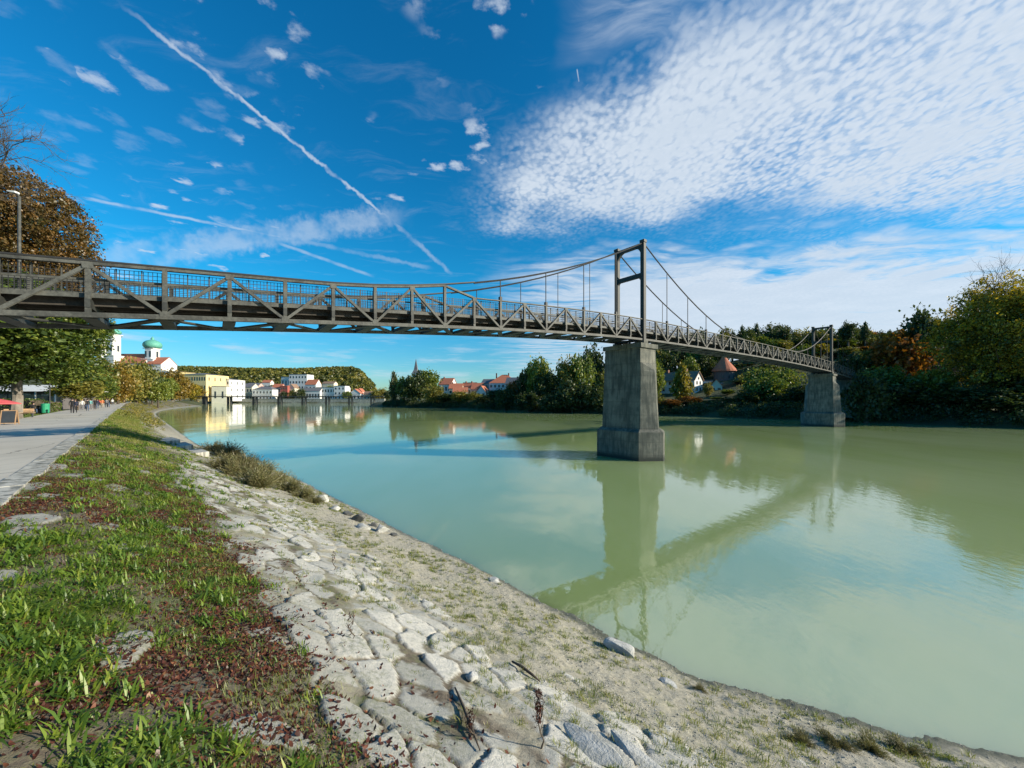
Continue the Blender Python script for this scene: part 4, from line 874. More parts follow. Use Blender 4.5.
# big golden tree in the right corner
cm = crown_mesh('crown', 41, 3000, 30, 0.021, clr=0.11, gaps=0.75, tint0=0.34, tvar=0.6, blobby=0.22, topwarm=0.24)
X = at(1003, 74).x; root = empty('golden_tree', (X, 74, 2.6), 1.0, label='huge golden green tree with feathery top at the right of the opposite bank', cat='tree')
cm.materials.append(L_yellow); o = bpy.data.objects.new('crown', cm); C.objects.link(o); o.parent = root; o.location = (0,0,4); o.scale = (9.0, 9.2, 10.9)
t_ = trunk_mesh('trunk', 12, 5, 26.5, 10, 0.55, 14); t_.materials.append(M_bark); o = bpy.data.objects.new('trunk', t_); C.objects.link(o); o.parent = root
m = MB(); rs = random.Random(9)
for k_ in range(9): twig(Vector((rs.uniform(-5,5), rs.uniform(-3,3), 20+rs.random()*2)), Vector((rs.gauss(0,.3), rs.gauss(0,.3), 1)).normalized(), 6.5, 0.07, 2)
m.build('bare_twigs', M_bark, root)
# slope wood: countable crowns in rows going up the hill
rs = random.Random(21); keys = ['dark','dark2','green','olive','dark','olive2','green2','dark2','olive','rust','conifer','dark','green','yellow']
seen_ = set(); cnt = 0; lab = ['dense dark tree in the wood on the opposite hillside', 'mixed autumn green tree in the wood on the opposite hillside']
for row_i, (Y0, y_top) in enumerate(((140, 352), (158, 345), (178, 337), (200, 331), (224, 327))):
    for px in np.arange(612, 1046, 15.5-row_i*0.6):
        if (row_i == 0 and 648 < px < 930) or (row_i == 1 and 648 < px < 775): continue
        X = (px-CX)/F*Y0; Y = Y0+rs.uniform(-7, 7)-max(0, px-860)*0.16*(1 if row_i else 0.6)
        if Y < 96: continue
        X = (px+rs.uniform(-5, 5)-CX)/F*Y
        yt = y_top+rs.uniform(-4, 6)+max(0, (760-px))*0.06 - max(0, px-900)*0.05
        if px < 700: yt += (700-px)*0.30
        key = rs.choice(keys); dark_ = key.startswith('dark') or key == 'conifer'
        q = X/Y*F+CX; lm_ = [l for e, l in ((632,'behind the near pier'),(655,'just right of the near pier'),(672,'above the left end of the white house'),(690,'above the middle of the white house'),(708,'above the gable of the white house'),(722,'left of the red cone roof'),(738,'right of the red cone roof'),(755,'behind the lowest point of the cable'),(772,'behind the middle of the bridge deck'),(790,'left of the far tower'),(808,'just left of the far tower'),(826,'within the far tower frame'),(842,'just right of the far tower'),(858,'above the end of the bridge'),(875,'left of the big orange tree'),(892,'above the left half of the orange tree'),(910,'above the right half of the orange tree'),(928,'right of the orange tree'),(945,'above the brick house'),(962,'left behind the golden tree'),(985,'behind the golden tree'),(1010,'right behind the golden tree'),(1400,'at the right edge of the photo')) if q < e][0]
        kw_ = dict(dark='dark green', dark2='blackish green', green='mid green', olive='olive', olive2='ochre tinged', green2='light green', rust='rust coloured', conifer='pointed dark', yellow='golden')[key]
        lbl_ = f"{kw_} tree {lm_}, {['at the foot of the hill','low on the hill','half way up the hill','high on the hill','on the skyline'][row_i]}"
        if lbl_ in seen_: lbl_ = lbl_.replace(' tree ', ' crown ', 1)
        seen_.add(lbl_); tpx(key, q, yt, Y, 9.5 if key != 'conifer' else 5.5, label=lbl_, group='trees of the hillside wood'); cnt += 1
for key, px, yt, Y, hw, lb in (('conifer',742,326,205,5,'slim pale conifer on the skyline behind the cable'),('dark',848,321,170,7,'dark round tree on the skyline right of the far tower'),('conifer',865,322,175,4,'narrow conifer on the skyline beside the dark round tree'),('dark2',783,326,190,8,'dark skyline tree left of the far tower'),('conifer',757,324,210,4,'pointed conifer on the skyline left of the dark tree')):
    tpx(key, px, yt, Y, hw, label=lb)
# far ridge wood behind the town: one mass
n = 5200; Yr = 760+640*RNG.random(n); Xr = Yr*(-0.36-0.62*RNG.random(n)**0.8); hh = ground_h(Xr, Yr)[0]; m_ = (hh > 5); Xr, Yr, hh = Xr[m_], Yr[m_], hh[m_]; n = len(Xr)
k = 34; rg = np.random.default_rng(5); d = rg.normal(0,1,(n*k,3)); d /= np.linalg.norm(d,axis=1)[:,None]; R_ = np.repeat(5+4*rg.random(n), k)[:,None]; c = d*R_*np.array([1,1,0.9])+np.repeat(np.stack([Xr, Yr, hh+5], -1), k, 0)
nr = d+rg.normal(0,.5,d.shape); nr /= np.linalg.norm(nr,axis=1)[:,None]; a = np.cross(nr, rg.normal(0,1,nr.shape)); a /= np.linalg.norm(a,axis=1)[:,None]; b = np.cross(nr, a); s_ = R_*0.34
V = np.stack([c-a*s_, c-b*s_, c+a*s_, c+b*s_], 1).reshape(-1, 3); tn = np.clip(np.repeat(rg.normal(0.35, 0.22, n), k)+rg.normal(0,.08,n*k), 0, 1)
link('ridge_forest', fast('ridge_forest', V, np.arange(n*k*4).reshape(-1,4), {'tint': np.repeat(tn, 4)}), L_olive, label='dark autumn forest covering the ridge behind the town', cat='forest', kind='stuff')
# undergrowth along the foot of the opposite bank and hillside: one mass
def scrub(name, X, Y, Z, R, k, mat, seed, mean, **kw):
    n = len(X); rg = np.random.default_rng(seed); d = rg.normal(0,1,(n*k,3)); d /= np.linalg.norm(d,axis=1)[:,None]; R_ = np.repeat(R, k)[:,None]; c = d*R_*(rg.random((n*k,1))**0.4)*np.array([1,1,0.8])+np.repeat(np.stack([X, Y, Z], -1), k, 0)
    nr = rg.normal(0,1,d.shape); nr /= np.linalg.norm(nr,axis=1)[:,None]; a = np.cross(nr, d); a /= np.linalg.norm(a,axis=1)[:,None]+1e-6; b = np.cross(nr, a); s_ = R_*0.13
    V = np.stack([c-a*s_, c-b*s_*0.7, c+a*s_, c+b*s_*0.7], 1).reshape(-1,3); tn = np.clip(np.repeat(rg.normal(mean, 0.2, n), k)+rg.normal(0,.1,n*k), 0, 1)
    link(name, fast(name, V, np.arange(n*k*4).reshape(-1,4), {'tint': np.repeat(tn, 4)}), mat, kind='stuff', **kw)
n = 1300; u = -75+300*RNG.random(n); v = farV(u)+0.9+9*RNG.random(n)**1.8; X, Y = uv2(u, v); scrub('bank_scrub', X, Y, ground_h(X, Y)[0]+0.6, 0.9+1.2*RNG.random(n), 80, L_dark, 51, 0.35, label='dark tangled scrub along the foot of the opposite bank', cat='scrub')
n = 420; u = -60+240*RNG.random(n); v = farV(u)+14+70*RNG.random(n); X, Y = uv2(u, v); m_ = ~((X/Y*F+CX > 640) & (X/Y*F+CX < 742) & (Y < 170)); X, Y = X[m_], Y[m_]; n = len(X); scrub('hillside_scrub', X, Y, ground_h(X, Y)[0]+1.4, 2.2+2*RNG.random(n), 90, L_olive, 52, 0.30, label='rough undergrowth between the trees of the opposite hillside', cat='undergrowth')
n = 160; u = 110+210*RNG.random(n); v = promP(u)-9-20*RNG.random(n); X, Y = uv2(u, v); scrub('promenade_shrubbery', X, Y, np.full(n, PZ+0.5), 1.0+0.8*RNG.random(n), 80, L_olive, 53, 0.5, label='low shrubbery under the promenade trees in the distance', cat='shrubbery')
n = 380; u = 62+250*RNG.random(n); f_ = RNG.random(n)**0.8; v = promP(u)+0.6+f_*(shoreS(u)-promP(u)-2.0); X, Y = uv2(u, v); scrub('shore_scrub', X, Y, bank(u, v)[0]+0.1, 0.35+0.55*RNG.random(n), 60, L_olive, 54, 0.6, label='patchy olive scrub on the shore below the distant promenade', cat='scrub')
print('trees done', cnt)

# ------------------------------------------------------------------ buildings
def plaster(name, c): return mat_basic(name, c, tuple(x*0.85 for x in c), 0.35, 0.9, 0.0)
P_white = plaster('plaster_white', (0.74,0.73,0.69)); P_cream = plaster('plaster_cream', (0.72,0.66,0.50)); P_yellow = plaster('plaster_yellow', (0.74,0.58,0.28)); P_pink = plaster('plaster_pink', (0.62,0.40,0.34))
P_red = plaster('plaster_red', (0.36,0.10,0.08)); P_grey = plaster('plaster_grey', (0.42,0.42,0.40)); P_dark = plaster('old_masonry', (0.12,0.11,0.11)); P_brick = plaster('brickwork', (0.28,0.13,0.09)); P_pale = plaster('plaster_pale_green', (0.55,0.62,0.52)); P_ochre = plaster('plaster_ochre', (0.45,0.38,0.17))
RF_red = mat_basic('red_tiles', (0.50,0.17,0.09), (0.36,0.12,0.07), 1.2, 0.85, 0.2); RF_grey = mat_basic('grey_slate', (0.17,0.17,0.18), (0.11,0.11,0.12), 1.2, 0.8, 0.2); RF_brown = mat_basic('brown_tiles', (0.30,0.19,0.13), (0.20,0.13,0.09), 1.2, 0.85, 0.2)
M_glass, t, b = new_mat('window_glass'); b.inputs['Base Color'].default_value = (0.04,0.05,0.06,1); b.inputs['Roughness'].default_value = 0.15
M_copper = mat_basic('green_copper', (0.13,0.42,0.31), (0.09,0.30,0.24), 0.6, 0.6, 0.0); M_gold = mat_basic('gilded', (0.8,0.55,0.15), rough=0.3, metal=0.9, bmp=0)
WIN = MB().box(-0.5,0.5,-0.06,0.06,0,1).mesh('window'); WIN.materials.append(M_glass)
def window(parent, x, y, z, w_, h_, rz=0):
    o = bpy.data.objects.new('window', WIN); C.objects.link(o); o.parent = parent; o.location = (x, y, z); o.scale = (w_, 1, h_); o.rotation_euler = (0, 0, rz)
def building(px0, px1, ytop, Y, depth, wallm, roofm, label, roof='gable', yridge=None, z0=None, rz=0.0, nx=5, nz=2, chimney=0, group=None, side=0, name='house', cat='house', ww=0.11, wh=0.42):
    """front face at depth Y between two bearings; local x along the front, y backwards"""
    xa, xb = at(px0, Y).x, at(px1, Y).x; cx_, W_ = (xa+xb)/2, abs(xb-xa); z0 = (float(ground_h(np.array([cx_]), np.array([float(Y)]))[0][0])-0.5) if z0 is None else z0
    H = zat(ytop, Y)-z0; root = empty(name, (cx_, Y, z0), rz, label=label, cat=cat, group=group); W2 = W_/2
    rh = (zat(yridge, Y)-z0-H) if yridge is not None else W_*0.25
    m = MB()
    if roof == 'gable':                                         # ridge along local x
        m.loft([[(x,0,-1.5),(x,depth,-1.5),(x,depth,H),(x,depth/2,H+rh),(x,0,H)] for x in (-W2, W2)]); m.build('wall', wallm, root)
        m = MB(); o_ = 0.35
        for ya, yb_ in ((-o_, depth/2), (depth+o_, depth/2)):
            za = H-rh*o_/(depth/2); m.add([(-W2-o_,ya,za+0.05),(W2+o_,ya,za+0.05),(W2+o_,yb_,H+rh+0.05),(-W2-o_,yb_,H+rh+0.05),(-W2-o_,ya,za+0.3),(W2+o_,ya,za+0.3),(W2+o_,yb_,H+rh+0.3),(-W2-o_,yb_,H+rh+0.3)],[(0,3,2,1),(4,5,6,7),(0,1,5,4),(1,2,6,5),(2,3,7,6),(3,0,4,7)])
    elif roof == 'front':                                       # gable faces the viewer
        m.loft([[(-W2,y,-1.5),(W2,y,-1.5),(W2,y,H),(0,y,H+rh),(-W2,y,H)] for y in (0, depth)]); m.build('wall', wallm, root)
        m = MB(); o_ = 0.35
        for s_ in (-1, 1):
            m.add([(s_*(W2+o_),-o_,H-rh*o_/W2+0.05),(s_*(W2+o_),depth+o_,H-rh*o_/W2+0.05),(0,depth+o_,H+rh+0.05),(0,-o_,H+rh+0.05),(s_*(W2+o_),-o_,H-rh*o_/W2+0.3),(s_*(W2+o_),depth+o_,H-rh*o_/W2+0.3),(0,depth+o_,H+rh+0.3),(0,-o_,H+rh+0.3)],[(0,3,2,1),(4,5,6,7),(0,1,5,4),(1,2,6,5),(2,3,7,6),(3,0,4,7)])
    elif roof == 'hip':
        m.box(-W2,W2,0,depth,-1.5,H); m.build('wall', wallm, root); m = MB(); o_ = 0.4; i_ = min(W2, depth/2)*0.95
        m.loft([[(-W2-o_,-o_,H+.01),(W2+o_,-o_,H+.01),(W2+o_,depth+o_,H+.01),(-W2-o_,depth+o_,H+.01)],[(-W2+i_,depth/2-0.1,H+rh),(W2-i_,depth/2-0.1,H+rh),(W2-i_,depth/2+0.1,H+rh),(-W2+i_,depth/2+0.1,H+rh)]])
    else:
        m.box(-W2,W2,0,depth,-1.5,H); m.build('wall', wallm, root); m = MB(); m.box(-W2-0.3,W2+0.3,-0.3,depth+0.3,H+0.01,H+0.45)
    rf = m.build('roof', roofm, root)
    for k_ in range(chimney): m = MB(); xx = -W2*0.6+k_*W2*0.9; m.box(xx-0.4,xx+0.4,depth*0.45,depth*0.45+0.8,H+rh*0.5,H+rh+1.1); m.build('chimney', P_brick, rf)
    fh = H/nz
    for j in range(nz):
        for i in range(nx): window(root, -W2+(i+0.5)*W_/nx, -0.02, j*fh+fh*0.28, min(1.5, W_/nx*0.5), fh*wh)
    if side:                                                    # windows in the right-hand end wall
        for j in range(nz):
            for i in range(side): window(root, W2+0.02, (i+0.5)*depth/side, j*fh+fh*0.28, min(1.3, depth/side*0.5), fh*wh, math.pi/2)
    return root
# town at the end of the river, left to right
T = 'waterfront buildings at the end of the river'
building(176, 206, 374.5, 372, 30, P_yellow, RF_grey, 'long yellow palace-like building with rows of windows above the autumn trees', 'hip', 372.2, PZ, 0.0, 12, 3, name='palace', cat='building', side=4)
building(151, 179, 373, 452, 30, P_yellow, RF_grey, 'second yellow building half hidden behind the orange trees below the church', 'hip', 370.0, PZ, 0, 8, 4, name='palace', cat='building')
building(168, 181, 372, 440, 20, P_ochre, RF_brown, 'olive brown block between the two yellow buildings', 'flat', None, PZ, 0, 4, 3, name='building', cat='building')
building(205, 229, 379.5, 398, 24, P_white, RF_grey, 'long white building directly right of the yellow one', 'hip', 377.5, PZ, 0, 9, 3, name='building', cat='building', side=3)
building(212.5, 225.5, 386.5, 376, 9, P_cream, RF_grey, 'cream gatehouse standing at the water in front of the long white building', 'flat', None, 0.5, 0.2, 2, 1, name='gatehouse', cat='gatehouse')
tn = [(228,239,385,430,12,P_white,RF_grey,'gable',381.5,'white house under a low grey roof behind the gatehouse',4,2),(238,252,387,432,12,P_cream,RF_grey,'gable',383.5,'cream house with grey roof, second right of the gatehouse',5,2),
 (252,272.5,389.5,425,14,P_white,RF_grey,'hip',386.2,'broad white block with grey hipped roof near the footbridge piers',6,2),(246,258,386,470,12,P_pink,RF_grey,'gable',383,'pinkish house peeping over the broad white block',4,1),
 (272,281,387.5,436,10,P_pink,RF_red,'gable',384,'small pink house with red roof',3,2),(280.5,287.5,386,434,10,P_red,RF_red,'flat',None,'dark red house between pink and cream houses',3,3),(287.5,294.5,388,438,10,P_cream,RF_brown,'front',384,'narrow cream gabled house right of the dark red one',2,2),
 (289,307,374.5,470,16,P_white,RF_grey,'flat',None,'tall white block rising over the waterfront houses',6,5),(281,291,377,482,10,P_white,RF_grey,'flat',None,'white flat annex left of the tall white block',3,2),(305,316,384.5,455,12,P_white,RF_red,'gable',379.5,'white house with bright orange-red roof right of the tall block',3,2),
 (303,320,391,432,10,P_white,RF_grey,'gable',388,'low white house on the quay in front of the orange-red roof',6,1),(315.5,344,387.5,436,16,P_white,RF_grey,'flat',None,'wide white modern block with long window bands',10,2),(334,345,386,434,12,P_white,RF_grey,'flat',None,'white cube at the right end of the wide modern block',3,3),
 (349,360.5,393.5,431,10,P_white,RF_red,'front',389,'white gabled house with red roof between green trees',3,1),(356,362,391.5,440,8,P_pink,RF_red,'front',388.5,'small pink gabled house behind the white gabled one',2,1),(363.5,373.5,395,431,9,P_cream,RF_brown,'gable',391.5,'last cream house at the right end of the waterfront',3,1),
 (322,334,383.5,500,10,P_cream,RF_brown,'gable',381.5,'cream house on the slope behind the wide modern block',3,1),(262,270,382.5,520,9,P_white,RF_red,'gable',380,'white house on the slope above the broad white block',3,1)]
for x0, x1, yt, Y, dp, wm, rm, rf, yr, lb, nx, nz in tn: building(x0, x1, yt, Y, dp, wm, rm, lb, rf, yr, 2.5, random.uniform(-0.08, 0.08), nx, nz, group=T)
m = MB(); m.box(at(205,419).x, at(385,419).x, 417, 420.5, -2, 4.1); m.box(at(205,419).x, at(385,419).x, 416.8, 420.7, 4.102, 4.5); m.build('quay_wall', M_wallc, label='long pale quay wall at the foot of the town houses', cat='quay wall')
for key, px, yt, Y, hw, lb in (('olive',231,390,424,3.5,'small olive tree left end of the quay'),('green',241,391,424,3,'small green tree on the quay by the cream house'),('dark',284,391,424,3,'dark quay tree before the dark red house'),('olive2',292,390,426,3,'olive quay tree before the narrow cream house'),('dark2',300,388,426,4,'dark rounded quay tree under the tall white block'),('green',347,391,424,4,'green quay tree right of the modern block'),('olive2',354,391,452,5,'olive tree behind the gabled houses'),('olive',376,390,424,5,'olive tree at the end of the quay'),('olive2',383,388,430,5,'yellowish tree beyond the last house'),('dark',270,384,500,5,'dark tree above the broad white block'),('green',330,385,470,4,'green tree behind the modern block'),('dark2',388,390,400,4,'dark tree at the mouth of the river bend')):
    tpx(key, px, yt, Y, hw*1.2, z=3, ybot=400, label=lb, group='trees among the waterfront houses')
# long low footbridge over the river in the distance
fbz = zat(396.2, 300); fb = empty('river_footbridge', (at(290,300).x, 300, 0), label='long low dark bridge on paired piers crossing the river in front of the town', cat='bridge')
m = MB(); ax_, bx_ = at(186,300).x-fb.location.x, at(384,300).x-fb.location.x; m.box(ax_, bx_, -1.6, 1.6, fbz-0.75, fbz); m.build('deck', M_tower, fb)
m = MB()
for y_ in (-1.5, 1.5):
    m.box(ax_, bx_, y_-0.04, y_+0.04, fbz+1.0, fbz+1.1)
    q = ax_
    while q < bx_: m.box(q, q+0.08, y_-0.04, y_+0.04, fbz, fbz+1.0); q += 1.6
m.build('railing', M_tower, fb)
for px in (205, 229.6, 255, 280, 304, 327.6, 350.5, 372.6):
    for k_ in (-1, 1):
        m = MB(); xx = at(px,300).x-fb.location.x+k_*1.25; m.box(xx-0.27, xx+0.27, -1.2, 1.2, -2, fbz-0.752); m.build('pier', M_tower, fb)
# cathedral on its rise
def onion_tower(root, cx_, cy_, z0, w_, h1, rdome, hdome, name='tower'):
    m = MB(); a = w_/2; m.box(cx_-a,cx_+a,cy_-a,cy_+a,z0,z0+h1*0.62); b = a*0.84; m.loft([[(cx_+x*b,cy_+y*b,z0+z) for x,y in ((-1,-.6),(-.6,-1),(.6,-1),(1,-.6),(1,.6),(.6,1),(-.6,1),(-1,.6))] for z in (h1*0.621, h1)])
    for zz2, q in ((h1*0.30, a*1.05), (h1*0.615, a*1.05), (h1*0.99, b*1.06)): m.box(cx_-q,cx_+q,cy_-q,cy_+q,z0+zz2,z0+zz2+0.9)
    tw = m.build(name, P_white, root)
    for zz2, hh_ in ((h1*0.10,5), (h1*0.40,6), (h1*0.70,8)):
        for k_ in (-1, 1): window(root, cx_+k_*a*0.38, cy_-a*(1.0 if zz2 < h1*0.6 else 0.84)-0.05, z0+zz2, w_*0.16, hh_)
        window(root, cx_+a*(1.0 if zz2 < h1*0.6 else 0.84)+0.05, cy_, z0+zz2, w_*0.2, hh_, math.pi/2)
    m = MB(); zt = z0+h1+0.9; m.lathe([(b*0.92,0),(rdome*0.86,0.3),(rdome,hdome*0.20),(rdome,hdome*0.38),(rdome*0.90,hdome*0.55),(rdome*0.68,hdome*0.70),(rdome*0.36,hdome*0.80),(rdome*0.17,hdome*0.84),(rdome*0.20,hdome*0.95),(rdome*0.08,hdome*1.08),(0.12,hdome*1.2)], 16, (cx_,cy_,zt)); m.build('dome', M_copper, tw, smooth=True)
YC = 500; ct = empty('cathedral', (at(140,YC).x, YC, 15), label='white cathedral with green copper onion domes and red roofs above the promenade trees', cat='cathedral')
ox = ct.location.x; z0 = 0
L_ = lambda px, y=0: at(px, YC+y).x-ox
HZ = lambda py, Y=YC: zat(py, Y)-15
onion_tower(ct, L_(114.0, 3), 3, 0, 13.5, HZ(334.5), 7.4, 8.5); onion_tower(ct, L_(103,24), 24, 0, 13.5, HZ(335), 7.4, 8.5)
onion_tower(ct, L_(152.5,14), 14, 18, 15.5, HZ(347.5)-18, 10.0, 13.5, 'crossing_tower')
def wing(x0, x1, y0, y1, ze, zr, wallm, name):
    m = MB(); yc = (y0+y1)/2; m.loft([[(x,y0,-6),(x,y1,-6),(x,y1,ze),(x,yc,zr),(x,y0,ze)] for x in (x0, x1)]); w_ = m.build(name, wallm, ct)
    m = MB(); m.loft([[(x,y0-0.6,ze-0.3),(x,y0-0.6,ze+0.3),(x,yc,zr+0.6),(x,y1+0.6,ze+0.3),(x,y1+0.6,ze-0.3),(x,yc,zr+0.05)] for x in (x0-0.4, x1+0.4)]); m.build('roof', RF_red, w_)
    k_ = int((x1-x0)/6)
    for i in range(k_): window(ct, x0+(i+0.5)*(x1-x0)/k_, y0-0.05, ze*0.45, 2.2, ze*0.35)
wing(L_(121,14), L_(152,14), 2, 26, HZ(363), HZ(353), P_white, 'nave'); wing(L_(155,14), L_(177,26), 2, 26, HZ(364), HZ(356.5), P_white, 'choir'); wing(L_(121), L_(150), -8, 1.9, HZ(371), HZ(366.5), P_white, 'side_aisle')
m = MB(); m.box(L_(118), L_(186), -26, -14, -6, HZ(372)); m.build('terrace_building', P_cream, ct)
for i in range(16): window(ct, L_(119)+i*(L_(185)-L_(119))/15.0, -26.05, HZ(378), 1.8, 4)
# opposite bank: church spire and red roofed houses
sp = empty('parish_church', (at(416,262).x, 262, 3), label='slim white church tower with dark pointed spire above the dark trees', cat='church'); m = MB(); m.box(-2,2,-2,2,-1,zat(374,262)-3); m.box(-2.2,2.2,-2.2,2.2,zat(374,262)-3.0,zat(373.6,262)-3); tw = m.build('tower', P_white, sp)
m = MB(); hz = zat(373.5,262)-3; m.loft([[(-2.3,-2.3,hz),(2.3,-2.3,hz),(2.3,2.3,hz),(-2.3,2.3,hz)],[(-1.2,-1.2,hz+2.6),(1.2,-1.2,hz+2.6),(1.2,1.2,hz+2.6),(-1.2,1.2,hz+2.6)],[(-.06,-.06,zat(359,262)-3),(.06,-.06,zat(359,262)-3),(.06,.06,zat(359,262)-3),(-.06,.06,zat(359,262)-3)]]); m.build('spire', RF_grey, tw)
window(sp, 0, -2.05, hz-4, 0.9, 2.2)
RS = [(438,451,384.5,262,12,P_white,RF_red,'gable',378,'white house with tall red roof, leftmost of the red roofed group',4,2,1),(449,462,388.5,255,10,P_cream,RF_red,'gable',383.5,'cream house with red roof, second from the left',4,2,1),(460,474,388,266,11,P_white,RF_red,'gable',382.5,'white house with broad red roof in the middle of the group',5,2,2),
 (471,482,389,258,10,P_pink,RF_red,'gable',383,'pinkish house with red roof before the apartment house',3,2,0),(453,467,392,248,9,P_cream,RF_red,'gable',387.5,'low cream house with red roof nearest the water',4,1,0),(476,486,392,250,8,P_white,RF_red,'front',386,'small white gabled house with red roof',2,2,0),
 (481,492,383.5,262,12,P_grey,RF_grey,'gable',379,'grey walled house with slate roof left of the large building',3,3,0),(489,517,383,256,16,P_white,RF_red,'hip',374,'large pale building with red and slate roof beside the orange tree',7,3,2),(487,504,391,246,9,P_pale,RF_grey,'flat',None,'pale green apartment house with balconies at the edge of the trees',5,3,0),
 (513,526,385,262,12,P_cream,RF_red,'gable',378.5,'cream house with red roof partly behind the orange tree',4,2,0),(505,520,384,246,9,P_white,RF_grey,'gable',377.5,'white house with slate blue roof in front of the large building',4,2,0)]
for x0, x1, yt, Y, dp, wm, rm, rf, yr, lb, nx, nz, ch in RS: building(x0, x1, yt, Y, dp, wm, rm, lb, rf, yr, 3.0, random.uniform(-0.35, 0.1), nx, nz, chimney=ch, group='red roofed houses on the opposite bank', side=2)
# white house, round tower and neighbours below the hillside
def white_house():
    Yf = 150; z0 = zat(399.5, Yf); p1 = at(694.5, Yf); ang = math.radians(-52); root = empty('white_house', (p1.x, Yf, z0), ang, label='tall white house with sunlit windowed gable wall facing the river bend', cat='house')
    L, Dp, H, rh = 17.5, 6.6, zat(379.5,Yf)-z0, 3.2                   # long side to the left (local -x), gable on local +x
    m = MB(); m.loft([[(x,0,-2),(x,Dp,-2),(x,Dp,H),(x,Dp/2,H+rh),(x,0,H)] for x in (-L, 0)]); m.build('wall', P_white, root)
    m = MB(); m.loft([[(x,-0.5,H-0.4),(x,-0.5,H-0.1),(x,Dp/2,H+rh+0.35),(x,Dp+0.5,H-0.1),(x,Dp+0.5,H-0.4),(x,Dp/2,H+rh+0.05)] for x in (-L-0.5, 0.45)]); rf = m.build('roof', RF_brown, root)
    for xx in (-13, -5): m = MB(); m.box(xx-.4,xx+.4,Dp/2-.5,Dp/2+.5,H+rh-0.5,H+rh+1.4); m.build('chimney', P_brick, rf)
    for j in range(3):
        for i in range(6): window(root, -L+1.6+i*2.8, -0.03, 1.0+j*2.5, 0.9, 1.3)
        for i in range(2): window(root, 0.03, 2.0+i*2.6, 1.0+j*2.5, 0.9, 1.3, math.pi/2)
    window(root, 0.03, Dp/2, 8.0, 0.8, 0.9, math.pi/2)
white_house()
building(711, 721.5, 386, 149, 7, P_pale, RF_red, 'small pale green house with pinkish roof right of the white house', 'front', 379.5, zat(398.5,149), -0.5, 2, 2, side=2)
building(723, 737, 387.5, 153, 7, P_grey, RF_grey, 'low grey house below the round tower', 'gable', 383, zat(396,153), -0.3, 4, 1, side=1)
building(703, 712, 381, 163, 6, P_white, RF_grey, 'white annex with chimney behind the small green house', 'flat', None, zat(397,163), -0.3, 2, 2)
building(666, 676, 373, 172, 7, P_white, RF_grey, 'little white dormered house above the roof of the white house', 'front', 369.5, zat(392,172), -0.4, 2, 2)
building(843, 855, 384, 104, 6, P_white, RF_brown, 'small white cottage just right of the far pier under the bridge end', 'gable', 379.5, zat(392,104), -0.5, 2, 1, side=1)
building(928, 958, 352, 112, 8, P_brick, RF_brown, 'low brick red house on the slope beside the golden tree', 'gable', 346.5, zat(366,112), -0.15, 5, 1)
building(751, 766, 371.5, 172, 7, P_white, RF_grey, 'pale house glimpsed beneath the bridge deck among trees', 'gable', 368, zat(382,172), -0.4, 3, 1)
rt = empty('round_tower', (at(724,163).x, 163, zat(394,163)), label='round dark stone tower with conical red tiled roof', cat='tower'); zb2 = rt.location.z
m = MB(); m.lathe([(4.3,-2),(4.1,0),(4.0,zat(370.5,163)-zb2)], 20); m.build('wall', P_dark, rt); m = MB(); m.lathe([(4.9,zat(371.5,163)-zb2),(4.6,zat(369.5,163)-zb2),(2.1,zat(362,163)-zb2),(0.08,zat(354.5,163)-zb2)], 20); m.build('roof', RF_red, rt)
for a in (-2.2, -1.6, -1.0): window(rt, 4.1*math.cos(a), 4.1*math.sin(a), 6.5, 0.6, 1.2, a+math.pi/2)
# embankment wall and mooring lines of pale stone at the waterline opposite
m = MB(); pts = [uv2(u, float(farV(np.array(float(u))))+1.7) for u in np.arange(-20, 118, 4)]
m.loft([[(x-0.0,y-0.0,-1),(x+0.9,y+0.9,-1),(x+0.9,y+0.9,0.42),(x,y,0.30)] for x, y in pts]); m.build('stone_embankment', M_pier, label='low rough stone footing along the waterline of the opposite bank', cat='embankment')

# ------------------------------------------------------------------ promenade life
M_bin = mat_basic('bin_green', (0.03,0.33,0.17), rough=0.5, bmp=0); M_board = mat_basic('chalkboard', (0.035,0.045,0.055), rough=0.7, bmp=0); M_frame = mat_basic('board_wood', (0.45,0.28,0.15), rough=0.6, bmp=0); M_white = mat_basic('white_canvas', (0.78,0.76,0.70), rough=0.8, bmp=0)
M_redc = mat_basic('red_canvas', (0.62,0.10,0.10), rough=0.8, bmp=0); M_darkm = mat_basic('dark_metal', (0.05,0.05,0.05), rough=0.5, bmp=0); M_hedge = L_green
def prom(px, py): Y = (EYE-PZ)*F/(py-HY); return Vector(((px-CX)/F*Y, Y, PZ))
def prom_d(px, Y): return Vector(((px-CX)/F*Y, Y, PZ))
p = prom(9.5, 424.5); bd = empty('sandwich_board', p, math.radians(-58+90), label='wooden framed chalkboard sign standing on the promenade at the left edge', cat='sign')
for s_ in (-1, 1):
    n0 = Vector((0, s_*0.26, 0.0)); n1 = Vector((0, s_*0.03, 1.0)); m = MB()
    for x in (-0.34, 0.34): m.beam(n0+Vector((x,0,0)), n1+Vector((x,0,0)), 0.05, 0.03, up=(0,1,0))
    for f_ in (0.10, 0.97): q = n0.lerp(n1, f_); m.beam(q+Vector((-0.34,0,0)), q+Vector((0.34,0,0)), 0.03, 0.05)
    fr_ = m.build('frame', M_frame, bd); m = MB(); a, b_ = n0.lerp(n1, .12), n0.lerp(n1, .95); m.beam(a, b_, 0.62, 0.012, up=(0,1,0)); m.build('chalkboard', M_board, bd)
